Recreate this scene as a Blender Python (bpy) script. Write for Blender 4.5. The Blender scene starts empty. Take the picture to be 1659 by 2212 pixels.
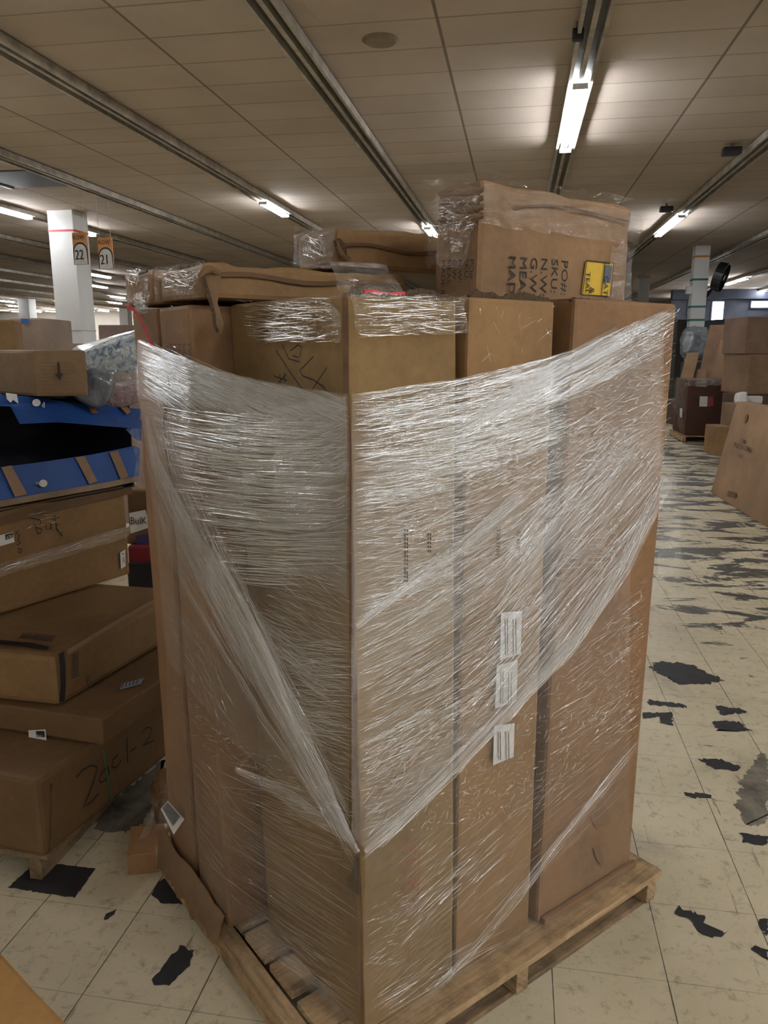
import bpy, bmesh, math, random
from mathutils import Vector, Matrix, noise
random.seed(11)
sc = bpy.context.scene
COL = sc.collection
R2 = math.radians
V = Vector

# ------------------------------------------------------------------ camera
F = 1660.0; CU = 829.5; CV = 1106.0
PITCH = math.atan(351.0 / F)
YAW = R2(9.73)
CH = 1.70
CAMP = V((0, 0, CH))
cy, sy = math.cos(YAW), math.sin(YAW)
cp, sp = math.cos(PITCH), math.sin(PITCH)

def W(x, y, z=0.0):                       # viewer-aligned plan (x right, y ahead) -> hall axes
    return V((x * cy - y * sy, x * sy + y * cy, z))
def ray(u, v):
    a = (u - CU) / F; b = (CV - v) / F
    d = W(a, cp + b * sp); d.z = -sp + b * cp
    return d
def on_z(u, v, z):
    d = ray(u, v); t = (z - CH) / d.z
    return CAMP + d * t
def on_plane(u, v, p, n):
    d = ray(u, v); t = (p - CAMP).dot(n) / d.dot(n)
    return CAMP + d * t
def at_fwd(u, v, y):
    a = (u - CU) / F; b = (CV - v) / F
    return CAMP + ray(u, v) * (y / (cp + b * sp))

cam = bpy.data.cameras.new('camera'); camo = bpy.data.objects.new('camera', cam)
COL.objects.link(camo); sc.camera = camo
camo.location = CAMP
camo.rotation_euler = (math.pi / 2 - PITCH, 0, YAW)
cam.sensor_fit = 'VERTICAL'; cam.sensor_height = 36.0; cam.lens = 36.0 * F / 2212.0
cam.clip_start = 0.05; cam.clip_end = 300

# ------------------------------------------------------------------ materials
def newmat(name):
    m = bpy.data.materials.new(name); m.use_nodes = True
    nt = m.node_tree; nt.nodes.clear()
    out = nt.nodes.new('ShaderNodeOutputMaterial')
    b = nt.nodes.new('ShaderNodeBsdfPrincipled')
    nt.links.new(b.outputs[0], out.inputs[0])
    return m, nt, b
def N(nt, t, **kw):
    n = nt.nodes.new(t)
    for k, v in kw.items(): setattr(n, k, v)
    return n
def ramp(nt, pts, inp):
    r = N(nt, 'ShaderNodeValToRGB')
    e = r.color_ramp.elements
    while len(e) < len(pts): e.new(0.5)
    for i, (p, c) in enumerate(pts):
        e[i].position = p
        e[i].color = c if len(c) == 4 else (*c, 1)
    nt.links.new(inp, r.inputs[0]); return r
def g(v): return (v, v, v)
def texco(nt, kind='Object', scale=(1, 1, 1), loc=(0, 0, 0)):
    tc = N(nt, 'ShaderNodeTexCoord'); mp = N(nt, 'ShaderNodeMapping')
    mp.inputs['Scale'].default_value = scale; mp.inputs['Location'].default_value = loc
    nt.links.new(tc.outputs[kind], mp.inputs[0]); return mp.outputs[0]
def noise_tex(nt, vec, scale, detail=3, rough=0.55, dist=0.0):
    n = N(nt, 'ShaderNodeTexNoise')
    n.inputs['Scale'].default_value = scale; n.inputs['Detail'].default_value = detail
    n.inputs['Roughness'].default_value = rough; n.inputs['Distortion'].default_value = dist
    nt.links.new(vec, n.inputs['Vector']); return n.outputs['Fac']
def mixc(nt, fac, a, b, mode='MIX'):
    m = N(nt, 'ShaderNodeMix', data_type='RGBA', blend_type=mode)
    if isinstance(fac, (int, float)): m.inputs[0].default_value = fac
    else: nt.links.new(fac, m.inputs[0])
    for i, c in ((6, a), (7, b)):
        if isinstance(c, tuple): m.inputs[i].default_value = (*c[:3], 1)
        else: nt.links.new(c, m.inputs[i])
    return m.outputs[2]
def mth(nt, op, a, b=None, c=None):
    m = N(nt, 'ShaderNodeMath', operation=op)
    for i, x in enumerate((a, b, c)):
        if x is None: continue
        if isinstance(x, (int, float)): m.inputs[i].default_value = x
        else: nt.links.new(x, m.inputs[i])
    return m.outputs[0]
def bump(nt, b, h, s, d=0.01):
    n = N(nt, 'ShaderNodeBump'); n.inputs['Strength'].default_value = s; n.inputs['Distance'].default_value = d
    nt.links.new(h, n.inputs['Height']); nt.links.new(n.outputs[0], b.inputs['Normal'])

_cb = {}
def cardboard(col, rough=0.72, wear=0.22, flute=True):
    key = (tuple(round(c, 3) for c in col), rough, wear)
    if key in _cb: return _cb[key]
    m, nt, b = newmat('cardboard')
    v = texco(nt)
    oi = N(nt, 'ShaderNodeObjectInfo')
    vv = N(nt, 'ShaderNodeVectorMath', operation='ADD')
    nt.links.new(v, vv.inputs[0])
    sc_ = N(nt, 'ShaderNodeVectorMath', operation='SCALE'); sc_.inputs[0].default_value = (17, 5, 9)
    nt.links.new(oi.outputs['Random'], sc_.inputs['Scale']); nt.links.new(sc_.outputs[0], vv.inputs[1])
    a = noise_tex(nt, vv.outputs[0], 2.2, 4, 0.6)
    c2 = noise_tex(nt, vv.outputs[0], 38, 4, 0.7)
    dark = tuple(c * (1 - wear) for c in col); lite = tuple(min(1, c * (1 + wear * 0.7)) for c in col)
    r1 = ramp(nt, [(0.32, dark), (0.68, lite)], a)
    r2 = ramp(nt, [(0.30, g(0.86)), (0.62, g(1.0))], c2)
    cc = mixc(nt, 1.0, r1.outputs[0], r2.outputs[0], 'MULTIPLY')
    # scuffs
    s = noise_tex(nt, vv.outputs[0], 7.0, 6, 0.75, 0.6)
    rs = ramp(nt, [(0.64, g(0)), (0.74, g(0.45))], s)
    cc = mixc(nt, rs.outputs[0], cc, tuple(c * 0.55 for c in col))
    nt.links.new(cc, b.inputs['Base Color'])
    b.inputs['Roughness'].default_value = rough
    b.inputs['Specular IOR Level'].default_value = 0.3
    bump(nt, b, mth(nt, 'ADD', a, mth(nt, 'MULTIPLY', c2, 0.25)), 0.35, 0.006)
    _cb[key] = m; return m

KRAFT = (0.262, 0.150, 0.063)
KRAFT_G = (0.240, 0.148, 0.058)
KRAFT_R = (0.250, 0.138, 0.066)
KRAFT_D = (0.165, 0.092, 0.040)

def plain(name, col, rough=0.6, metal=0.0, var=0.12, scale=14, spec=0.4, bmp=0.15):
    m, nt, b = newmat(name)
    v = texco(nt); a = noise_tex(nt, v, scale, 4, 0.6)
    r = ramp(nt, [(0.3, tuple(c * (1 - var) for c in col)), (0.7, tuple(min(1, c * (1 + var)) for c in col))], a)
    nt.links.new(r.outputs[0], b.inputs['Base Color'])
    b.inputs['Roughness'].default_value = rough; b.inputs['Metallic'].default_value = metal
    b.inputs['Specular IOR Level'].default_value = spec
    if bmp: bump(nt, b, a, bmp, 0.004)
    return m

def emis(name, col, s):
    m = bpy.data.materials.new(name); m.use_nodes = True
    nt = m.node_tree; nt.nodes.clear()
    out = nt.nodes.new('ShaderNodeOutputMaterial'); e = nt.nodes.new('ShaderNodeEmission')
    e.inputs[0].default_value = (*col, 1); e.inputs[1].default_value = s
    nt.links.new(e.outputs[0], out.inputs[0]); return m

M_ink = plain('black_ink', (0.02, 0.018, 0.016), 0.7, bmp=0)
M_ink2 = plain('faded_ink', (0.07, 0.045, 0.03), 0.7, bmp=0)
M_redink = plain('red_ink', (0.30, 0.05, 0.035), 0.7, bmp=0)
M_paper = plain('white_paper', (0.62, 0.60, 0.57), 0.7, var=0.06)
M_black = plain('black_plastic', (0.012, 0.012, 0.014), 0.4)
M_redtape = plain('red_plastic', (0.62, 0.02, 0.035), 0.4, bmp=0)
M_green = plain('green_paint', (0.03, 0.16, 0.06), 0.5)
M_blue = plain('blue_card', (0.014, 0.062, 0.24), 0.5, var=0.2, scale=5)
M_blueshade = plain('shaded_blue_card', (0.006, 0.008, 0.018), 0.6)  # blue card darkened: shade inside the open box put into the colour
M_tapeb = plain('brown_packing_tape', (0.225, 0.125, 0.052), 0.4, spec=0.35)
M_rim = plain('corrugated_edge', (0.075, 0.045, 0.025), 0.9, var=0.5, scale=160, bmp=0.6)
M_white = plain('white_paint', (0.66, 0.65, 0.64), 0.5, var=0.04, scale=3)
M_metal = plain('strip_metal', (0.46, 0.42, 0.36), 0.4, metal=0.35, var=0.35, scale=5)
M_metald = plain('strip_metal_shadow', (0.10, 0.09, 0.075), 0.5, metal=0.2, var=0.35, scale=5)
M_dirt = plain('dirt_stain', (0.135, 0.072, 0.034), .7, var=.3)
M_yellow = plain('yellow_print', (0.66, 0.42, 0.02), 0.5, bmp=0)
M_orange = plain('orange_print', (0.74, 0.34, 0.11), 0.5, bmp=0)
M_grey = plain('grey_plastic', (0.10, 0.11, 0.125), 0.4)
M_foam = plain('white_foam', (0.72, 0.70, 0.66), 0.6)
M_purple = plain('purple_print', (0.05, 0.035, 0.11), 0.5)
M_red = plain('red_card', (0.17, 0.01, 0.016), 0.5)

def wood_mat(col):
    m, nt, b = newmat('pallet_wood')
    v = texco(nt, 'UV', (1.2, 16, 1))
    a = noise_tex(nt, v, 3.0, 6, 0.65, 0.8)
    v2 = texco(nt); c = noise_tex(nt, v2, 9, 5, 0.7)
    r = ramp(nt, [(0.25, tuple(k * 0.55 for k in col)), (0.5, col), (0.75, tuple(min(1, k * 1.35) for k in col))], a)
    r2 = ramp(nt, [(0.36, g(0.45)), (0.56, g(1))], c)
    nt.links.new(mixc(nt, 0.85, r.outputs[0], r2.outputs[0], 'MULTIPLY'), b.inputs['Base Color'])
    b.inputs['Roughness'].default_value = 0.85
    bump(nt, b, mth(nt, 'ADD', a, c), 0.6, 0.006)
    return m
M_wood = wood_mat((0.44, 0.295, 0.155))
M_woodd = wood_mat((0.26, 0.17, 0.09))

def clear_mix(nt, b, alpha, gl, rough, tint=(0.88, 0.86, 0.82), normal=None):
    """thin clear plastic: see-through, a little milky, with a glossy skin"""
    out = next(n for n in nt.nodes if n.type == 'OUTPUT_MATERIAL'); nt.nodes.remove(b)
    tr = N(nt, 'ShaderNodeBsdfTransparent'); df = N(nt, 'ShaderNodeBsdfDiffuse'); gs = N(nt, 'ShaderNodeBsdfGlossy')
    df.inputs['Color'].default_value = (*tint, 1); gs.inputs['Color'].default_value = (1, 1, 1, 1); gs.inputs['Roughness'].default_value = rough
    if normal is not None: nt.links.new(normal, df.inputs['Normal']); nt.links.new(normal, gs.inputs['Normal'])
    m1 = N(nt, 'ShaderNodeMixShader'); m2 = N(nt, 'ShaderNodeMixShader')
    nt.links.new(alpha, m1.inputs[0]); nt.links.new(tr.outputs[0], m1.inputs[1]); nt.links.new(df.outputs[0], m1.inputs[2])
    if isinstance(gl, (int, float)): m2.inputs[0].default_value = gl
    else: nt.links.new(gl, m2.inputs[0])
    nt.links.new(m1.outputs[0], m2.inputs[1]); nt.links.new(gs.outputs[0], m2.inputs[2]); nt.links.new(m2.outputs[0], out.inputs[0])
def film_mat(name, lo, hi, uscale, vscale, bumps=0.5, rough=0.22, crinkle=False, tint=(0.78, 0.78, 0.71), p0=0.38, p1=0.72, gl=0.10):
    m, nt, b = newmat(name)
    v = texco(nt, 'UV', (uscale, vscale, 1))
    a = noise_tex(nt, v, 1.0, 5, 0.65, 0.4 if not crinkle else 1.2)
    v2 = texco(nt, 'UV', (uscale * 1.7, vscale * 0.23, 1), (3.1, 7.7, 0))
    c = noise_tex(nt, v2, 1.0, 3, 0.5, 0.3)
    s = mth(nt, 'ADD', mth(nt, 'MULTIPLY', a, 0.62), mth(nt, 'MULTIPLY', c, 0.38))
    r = ramp(nt, [(p0, g(lo)), (p1, g(hi))], s)
    n = N(nt, 'ShaderNodeBump'); n.inputs['Strength'].default_value = bumps; n.inputs['Distance'].default_value = 0.012
    nt.links.new(a, n.inputs['Height'])
    clear_mix(nt, b, r.outputs[0], gl, rough, tint, n.outputs[0])
    return m
M_filmA = film_mat('stretch_film_dense', 0.03, 0.15, 3.0, 160, gl=0.07)
M_filmB = film_mat('stretch_film_thin', 0.01, 0.075, 3.0, 130, gl=0.05)
M_filmR = film_mat('stretch_film_gathered', 0.05, 0.30, 2.0, 110, rough=0.2, gl=0.14)
M_filmC = film_mat('crinkled_film', 0.005, 0.085, 16, 42, 0.9, 0.14, True, gl=0.11)
M_tape = film_mat('clear_tape', 0.06, 0.22, 14, 60, 0.7, 0.12, True, (0.66, 0.55, 0.38), gl=0.14)

def wr_mat():
    m, nt, b = newmat('film_wrinkle')
    at = N(nt, 'ShaderNodeAttribute', attribute_name='dens')
    clear_mix(nt, b, mth(nt, 'MULTIPLY', at.outputs['Fac'], 0.54), mth(nt, 'MULTIPLY', at.outputs['Fac'], 0.90), 0.15, (0.95, 0.94, 0.91))  # real folds; their white body colour stands in for part of the glints
    return m
M_wr = wr_mat()

# ------------------------------------------------------------------ object helpers
def tag(o, label=None, cat=None, group=None, kind=None):
    if label: o['label'] = label
    if cat: o['category'] = cat
    if group: o['group'] = group
    if kind: o['kind'] = kind
    return o
def link(name, me, mat, parent=None, origin=V((0, 0, 0))):
    o = bpy.data.objects.new(name, me); COL.objects.link(o)
    if parent is not None: o.parent = parent
    else: o.location = origin
    for m in (mat if isinstance(mat, (list, tuple)) else [mat]): me.materials.append(m)
    return o
def org(parent, origin):
    return V(parent['_o']) if parent is not None and '_o' in parent else origin
def mesh_obj(name, verts, faces, mat, parent=None, origin=None, uvs=None, smooth=False, mats=None, attr=None):
    if origin is None:
        origin = V((sum(v[0] for v in verts) / len(verts), sum(v[1] for v in verts) / len(verts), min(v[2] for v in verts)))
    if parent is not None: origin = ORG[parent.name]
    me = bpy.data.meshes.new(name)
    me.from_pydata([V(v) - origin for v in verts], [], faces)
    if uvs:
        ul = me.uv_layers.new(name='UVMap')
        for p in me.polygons:
            for li, vi in zip(p.loop_indices, p.vertices): ul.data[li].uv = uvs[vi]
    if mats:
        for p, i in zip(me.polygons, mats): p.material_index = i
    if attr:
        a = me.attributes.new('dens', 'FLOAT', 'POINT')
        a.data.foreach_set('value', attr)
    if smooth:
        for p in me.polygons: p.use_smooth = True
    me.update()
    o = link(name, me, mat, parent, origin)
    ORG[o.name] = origin
    return o
ORG = {}
def bm_obj(name, bm, mat, parent=None, origin=None, smooth=False):
    if origin is None and parent is None:
        origin = V((sum(v.co.x for v in bm.verts) / len(bm.verts), sum(v.co.y for v in bm.verts) / len(bm.verts), min(v.co.z for v in bm.verts)))
    if parent is not None: origin = ORG[parent.name]
    for v in bm.verts: v.co -= origin
    me = bpy.data.meshes.new(name); bm.to_mesh(me); bm.free()
    if smooth:
        for p in me.polygons: p.use_smooth = True
    o = link(name, me, mat, parent, origin); ORG[o.name] = origin
    return o
def empty(name, loc):
    o = bpy.data.objects.new(name, None); COL.objects.link(o); o.location = loc; o.empty_display_size = 0.1
    ORG[o.name] = V(loc); return o

def hexa(o, e1, e2, e3, lean=V((0, 0, 0)), top=None, bev=0.006, cut=0.14, bulge=0.006, rough=0.003, seed=0, crush=0.0):
    """carton body: bevelled, cut, bulged; o = bottom corner, e1/e2/e3 edges; lean shifts the top; top = 4 extra offsets."""
    o, e1, e2, e3 = V(o), V(e1), V(e2), V(e3)
    a, b, c = e1.length, e2.length, e3.length
    bm = bmesh.new()
    bmesh.ops.create_cube(bm, size=1.0)
    for v in bm.verts: v.co = V(((v.co.x + .5) * a, (v.co.y + .5) * b, (v.co.z + .5) * c))
    if bev: bmesh.ops.bevel(bm, geom=bm.edges[:], offset=min(bev, a * .2, b * .2, c * .2), segments=2, affect='EDGES', profile=0.6)
    for ax, L in ((0, a), (1, b), (2, c)):
        n = min(14, max(1, int(L / cut)))
        for i in range(1, n):
            p = [0, 0, 0]; p[ax] = L * i / n; nn = [0, 0, 0]; nn[ax] = 1
            bmesh.ops.bisect_plane(bm, geom=bm.verts[:] + bm.edges[:] + bm.faces[:], plane_co=p, plane_no=nn)
    top = top or [V((0, 0, 0))] * 4
    sd = V((seed * 3.7, seed * 1.3, seed * 5.1))
    for v in bm.verts:
        x, y, z = v.co.x / a, v.co.y / b, v.co.z / c
        off = (top[0] * (1 - x) * (1 - y) + top[1] * x * (1 - y) + top[2] * x * y + top[3] * (1 - x) * y + lean) * z
        p = o + e1 * x + e2 * y + e3 * z + off
        bx = math.sin(math.pi * y) * math.sin(math.pi * z); by = math.sin(math.pi * x) * math.sin(math.pi * z); bz = math.sin(math.pi * x) * math.sin(math.pi * y)
        dx = (1 if x > .5 else -1) * (abs(x - .5) * 2) ** 6 * bx; dy = (1 if y > .5 else -1) * (abs(y - .5) * 2) ** 6 * by; dz = (1 if z > .5 else -1) * (abs(z - .5) * 2) ** 6 * bz
        p += (e1.normalized() * dx + e2.normalized() * dy + e3.normalized() * dz * .4) * bulge
        nz = noise.noise_vector(p * 5 + sd)
        p += V((nz.x, nz.y, nz.z * 0.5)) * rough
        if crush and z > 0.6:
            p += noise.noise_vector(p * 14 + sd) * crush * (z - .6) / .4
        v.co = p
    return bm
def carton(label, o, e1, e2, h, col=KRAFT, group=None, name='cardboard_carton', cat='cardboard box', **kw):
    e3 = h if isinstance(h, Vector) else V((0, 0, h))
    kw.setdefault('seed', random.random() * 30)
    bm = hexa(o, e1, e2, e3, **kw)
    ob = bm_obj(name, bm, cardboard(col) if isinstance(col, tuple) else col)
    return tag(ob, label, cat, group)
def box(name, o, e1, e2, e3, mat, parent=None, bev=0.003, **kw):
    bm = hexa(o, e1, e2, e3, bev=bev, cut=9, bulge=0, rough=kw.pop('rough', 0), **kw)
    return bm_obj(name, bm, mat, parent)
def aabox(name, x0, x1, y0, y1, z0, z1, mat, parent=None, bev=0.003):
    return box(name, (x0, y0, z0), (x1 - x0, 0, 0), (0, y1 - y0, 0), V((0, 0, z1 - z0)), mat, parent, bev)
def slab_poly(name, pts, n, th, mat, parent=None, origin=None):
    """a polygon extruded by th along -n"""
    n = V(n).normalized(); k = len(pts)
    vs = [V(p) for p in pts] + [V(p) - n * th for p in pts]
    fs = [tuple(range(k)), tuple(range(2 * k - 1, k - 1, -1))] + [(i, i + k, (i + 1) % k + k, (i + 1) % k) for i in range(k)]
    return mesh_obj(name, vs, fs, mat, parent, origin)
def decal(name, pts, n, mat, parent, lift=0.0015, th=0.0008):
    n = V(n).normalized()
    return slab_poly(name, [V(p) + n * (lift + th) for p in pts], n, th, mat, parent)

_txt = {}
def text_data(s):
    if s in _txt: return _txt[s]
    cu = bpy.data.curves.new('t', 'FONT'); cu.body = s; cu.size = 1.0; cu.resolution_u = 3
    ob = bpy.data.objects.new('t', cu); COL.objects.link(ob)
    dg = bpy.context.evaluated_depsgraph_get()
    me = bpy.data.meshes.new_from_object(ob.evaluated_get(dg))
    r = ([v.co.copy() for v in me.vertices], [tuple(p.vertices) for p in me.polygons])
    bpy.data.objects.remove(ob); bpy.data.curves.remove(cu); bpy.data.meshes.remove(me)
    _txt[s] = r; return r
def lettering(name, lines, mat, parent, lift=0.002):
    """lines: (text, origin, xdir, ydir, size, stretch) -> one mesh"""
    vs, fs = [], []
    for s, o, xd, yd, size, st in lines:
        tv, tf = text_data(s); k = len(vs)
        xd, yd = V(xd).normalized(), V(yd).normalized(); n = xd.cross(yd)
        vs += [V(o) + xd * (p.x * size * st) + yd * (p.y * size) + n * lift for p in tv]
        fs += [tuple(i + k for i in f) for f in tf]
    return mesh_obj(name, vs, fs, mat, parent)
def strokes(name, polys, n, w, mat, parent, lift=0.002):
    """marker strokes: ribbons on a surface with normal n"""
    vs, fs = [], []
    n = V(n).normalized()
    for pl in polys:
        pl = [V(p) for p in pl]; k0 = len(vs)
        for i, p in enumerate(pl):
            t = (pl[min(i + 1, len(pl) - 1)] - pl[max(i - 1, 0)]).normalized(); s = n.cross(t) * w / 2
            vs += [p + n * lift + s, p + n * lift - s]
            if i: a = k0 + 2 * i; fs.append((a - 2, a - 1, a + 1, a))
    return mesh_obj(name, vs, fs, mat, parent)

# ------------------------------------------------------------------ film helpers
def in_poly(u, v, poly):
    c = False; j = len(poly) - 1
    for i in range(len(poly)):
        (xi, yi), (xj, yj) = poly[i], poly[j]
        if (yi > v) != (yj > v) and u < (xj - xi) * (v - yi) / (yj - yi) + xi: c = not c
        j = i
    return c
def wrinkle_mesh(name, parent, specs, surf, clip, lift=0.002):
    vs, fs, at = [], [], []
    rnd = random.Random(len(specs) * 7 + int(clip[0][0]))
    for poly, n, ang, (l0, l1), (w0, w1), (d0, d1), jit in specs:
        us = [p[0] for p in poly]; vv = [p[1] for p in poly]
        n = int(n * (1.75 if clip[0][0] < 400 else 2.3)); w0, w1 = w0 * .55, w1 * .68
        made = tries = 0
        while made < n and tries < n * 12:
            tries += 1
            u = rnd.uniform(min(us), max(us)); v = rnd.uniform(min(vv), max(vv))
            if not in_poly(u, v, poly): continue
            a = ang(u, v) if callable(ang) else R2(ang)
            a += R2(rnd.gauss(0, jit)); L = l0 + (l1 - l0) * rnd.random() ** 2
            bend = rnd.gauss(0, 0.05); k = 5
            pts = []; ok = True
            for i in range(k):
                s = (i / (k - 1) - .5); aa = a + bend * s * 2
                pu = u + math.cos(a) * L * s - math.sin(a) * bend * L * (s * s - .25); pv = v + math.sin(a) * L * s + math.cos(a) * bend * L * (s * s - .25)
                if not in_poly(pu, pv, clip): ok = False; break
                pts.append(surf(pu, pv))
            if not ok: continue
            made += 1
            w = (w0 + (w1 - w0) * rnd.random() ** 2.2) * 0.001; d = d0 * .5 + (d1 - d0 * .5) * rnd.random() ** 1.6; tilt = rnd.uniform(-.35, .35); hh0 = rnd.uniform(.15, .75)
            b = len(vs)
            for i, (p, nn) in enumerate(pts):
                t = (pts[min(i + 1, k - 1)][0] - pts[max(i - 1, 0)][0]).normalized(); sd = nn.cross(t).normalized()
                ta = (0.15, 0.8, 1, 0.8, 0.15)[i]; ww = w * ta
                hh = hh0 * rnd.uniform(.6, 1.4); tilt = max(-.4, min(.4, tilt + rnd.gauss(0, .12)))
                vs += [p + nn * lift + sd * ww / 2, p + nn * (lift + ww * hh) + sd * ww * tilt, p + nn * lift - sd * ww / 2]
                at += [d * .8, d, d * .8]
                if i:
                    q = b + 3 * i
                    fs += [(q - 3, q - 2, q + 1, q), (q - 2, q - 1, q + 2, q + 1)]
    return mesh_obj(name, vs, fs, M_wr, parent, attr=at, smooth=True)
def interp(pts, u):
    if u <= pts[0][0]: return pts[0][1]
    for (a, b), (c, d) in zip(pts, pts[1:]):
        if u <= c: return b + (d - b) * (u - a) / (c - a)
    return pts[-1][1]
def sheet(name, parent, top, bot, surf, mat, ang, nu=26, nv=14, lift=0.0, wob=0.004, scale=600.0):
    """film sheet between two edges; ang is the pull direction"""
    vs, fs, uv = [], [], []
    u0, u1 = max(top[0][0], bot[0][0]), min(top[-1][0], bot[-1][0])
    ca, sa = math.cos(R2(ang)), math.sin(R2(ang))
    for i in range(nu + 1):
        u = u0 + (u1 - u0) * i / nu; a, b = interp(top, u), interp(bot, u)
        for j in range(nv + 1):
            v = a + (b - a) * j / nv
            p, n = surf(u, v)
            p = p + n * (lift + wob * (1 + noise.noise(p * 9)))
            vs.append(p); uv.append(((u * ca + v * sa) / scale, (-u * sa + v * ca) / scale))
            if i and j:
                q = i * (nv + 1) + j
                fs.append((q - nv - 2, q - 1, q, q - nv - 1))
    return mesh_obj(name, vs, fs, mat, parent, uvs=uv, smooth=True)
def rope(name, parent, pts, surf, widths, mat, lift=0.006, n=24):
    """a gathered band of film: rounded ridge along a path"""
    vs, fs, uv = [], [], []
    tot = [0]
    for a, b in zip(pts, pts[1:]): tot.append(tot[-1] + math.hypot(b[0] - a[0], b[1] - a[1]))
    def at(t):
        d = t * tot[-1]
        for i in range(len(pts) - 1):
            if d <= tot[i + 1] + 1e-6:
                f = (d - tot[i]) / (tot[i + 1] - tot[i]); f2 = f
                return pts[i][0] + (pts[i + 1][0] - pts[i][0]) * f2, pts[i][1] + (pts[i + 1][1] - pts[i][1]) * f2
    P = [surf(*at(i / n)) for i in range(n + 1)]
    m = 8
    for i, (p, nn) in enumerate(P):
        t = (P[min(i + 1, n)][0] - P[max(i - 1, 0)][0]).normalized(); sd = nn.cross(t).normalized()
        w = interp(widths, i / n)
        for j in range(m + 1):
            s = j / m * 2 - 1
            h = (1 - s * s) * min(w * .25, .014) + 0.003 * noise.noise(V((s * 4, i * .15, w * 50)))
            vs.append(p + sd * s * w / 2 + nn * (lift + h)); uv.append((i / n * tot[-1] / 600, s * w * 2.2))
            if i and j:
                q = i * (m + 1) + j; fs.append((q - m - 2, q - 1, q, q - m - 1))
    return mesh_obj(name, vs, fs, mat, parent, uvs=uv, smooth=True)
def crinkle(name, parent, quad, n, mat=None, lift=0.008, amp=0.012, nu=22, nv=14, rep=(1, 1), freq=22, edge=.10):
    """loose crumpled film over a quad given as four corners (a,b,c,d)"""
    a, b, c, d = [V(p) for p in quad]; n = V(n).normalized()
    vs, fs, uv = [], [], []
    for i in range(nu + 1):
        for j in range(nv + 1):
            s, t = i / nu, j / nv
            p = a * (1 - s) * (1 - t) + b * s * (1 - t) + c * s * t + d * (1 - s) * t
            k = noise.noise(p * freq) + .6 * noise.noise(p * freq * 2.3)
            vs.append(p + n * (lift + amp * (k + .3)) + noise.noise_vector(p * 12) * amp * .7 + ((b - a) * noise.noise(p * 21 + V((5, 0, 0))) + (d - a) * noise.noise(p * 21)) * (.0 if 0 < i < nu and 0 < j < nv else edge))
            uv.append((s * (b - a).length * rep[0], t * (d - a).length * rep[1]))
            if i and j:
                q = i * (nv + 1) + j; fs.append((q - nv - 2, q - 1, q, q - nv - 1))
    return mesh_obj(name, vs, fs, mat or M_filmC, parent, uvs=uv)

# ================================================================== THE HALL
CZ = 4.27
XL, XR, YB, YF = -52.0, 26.0, 50.0, -14.0
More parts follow.
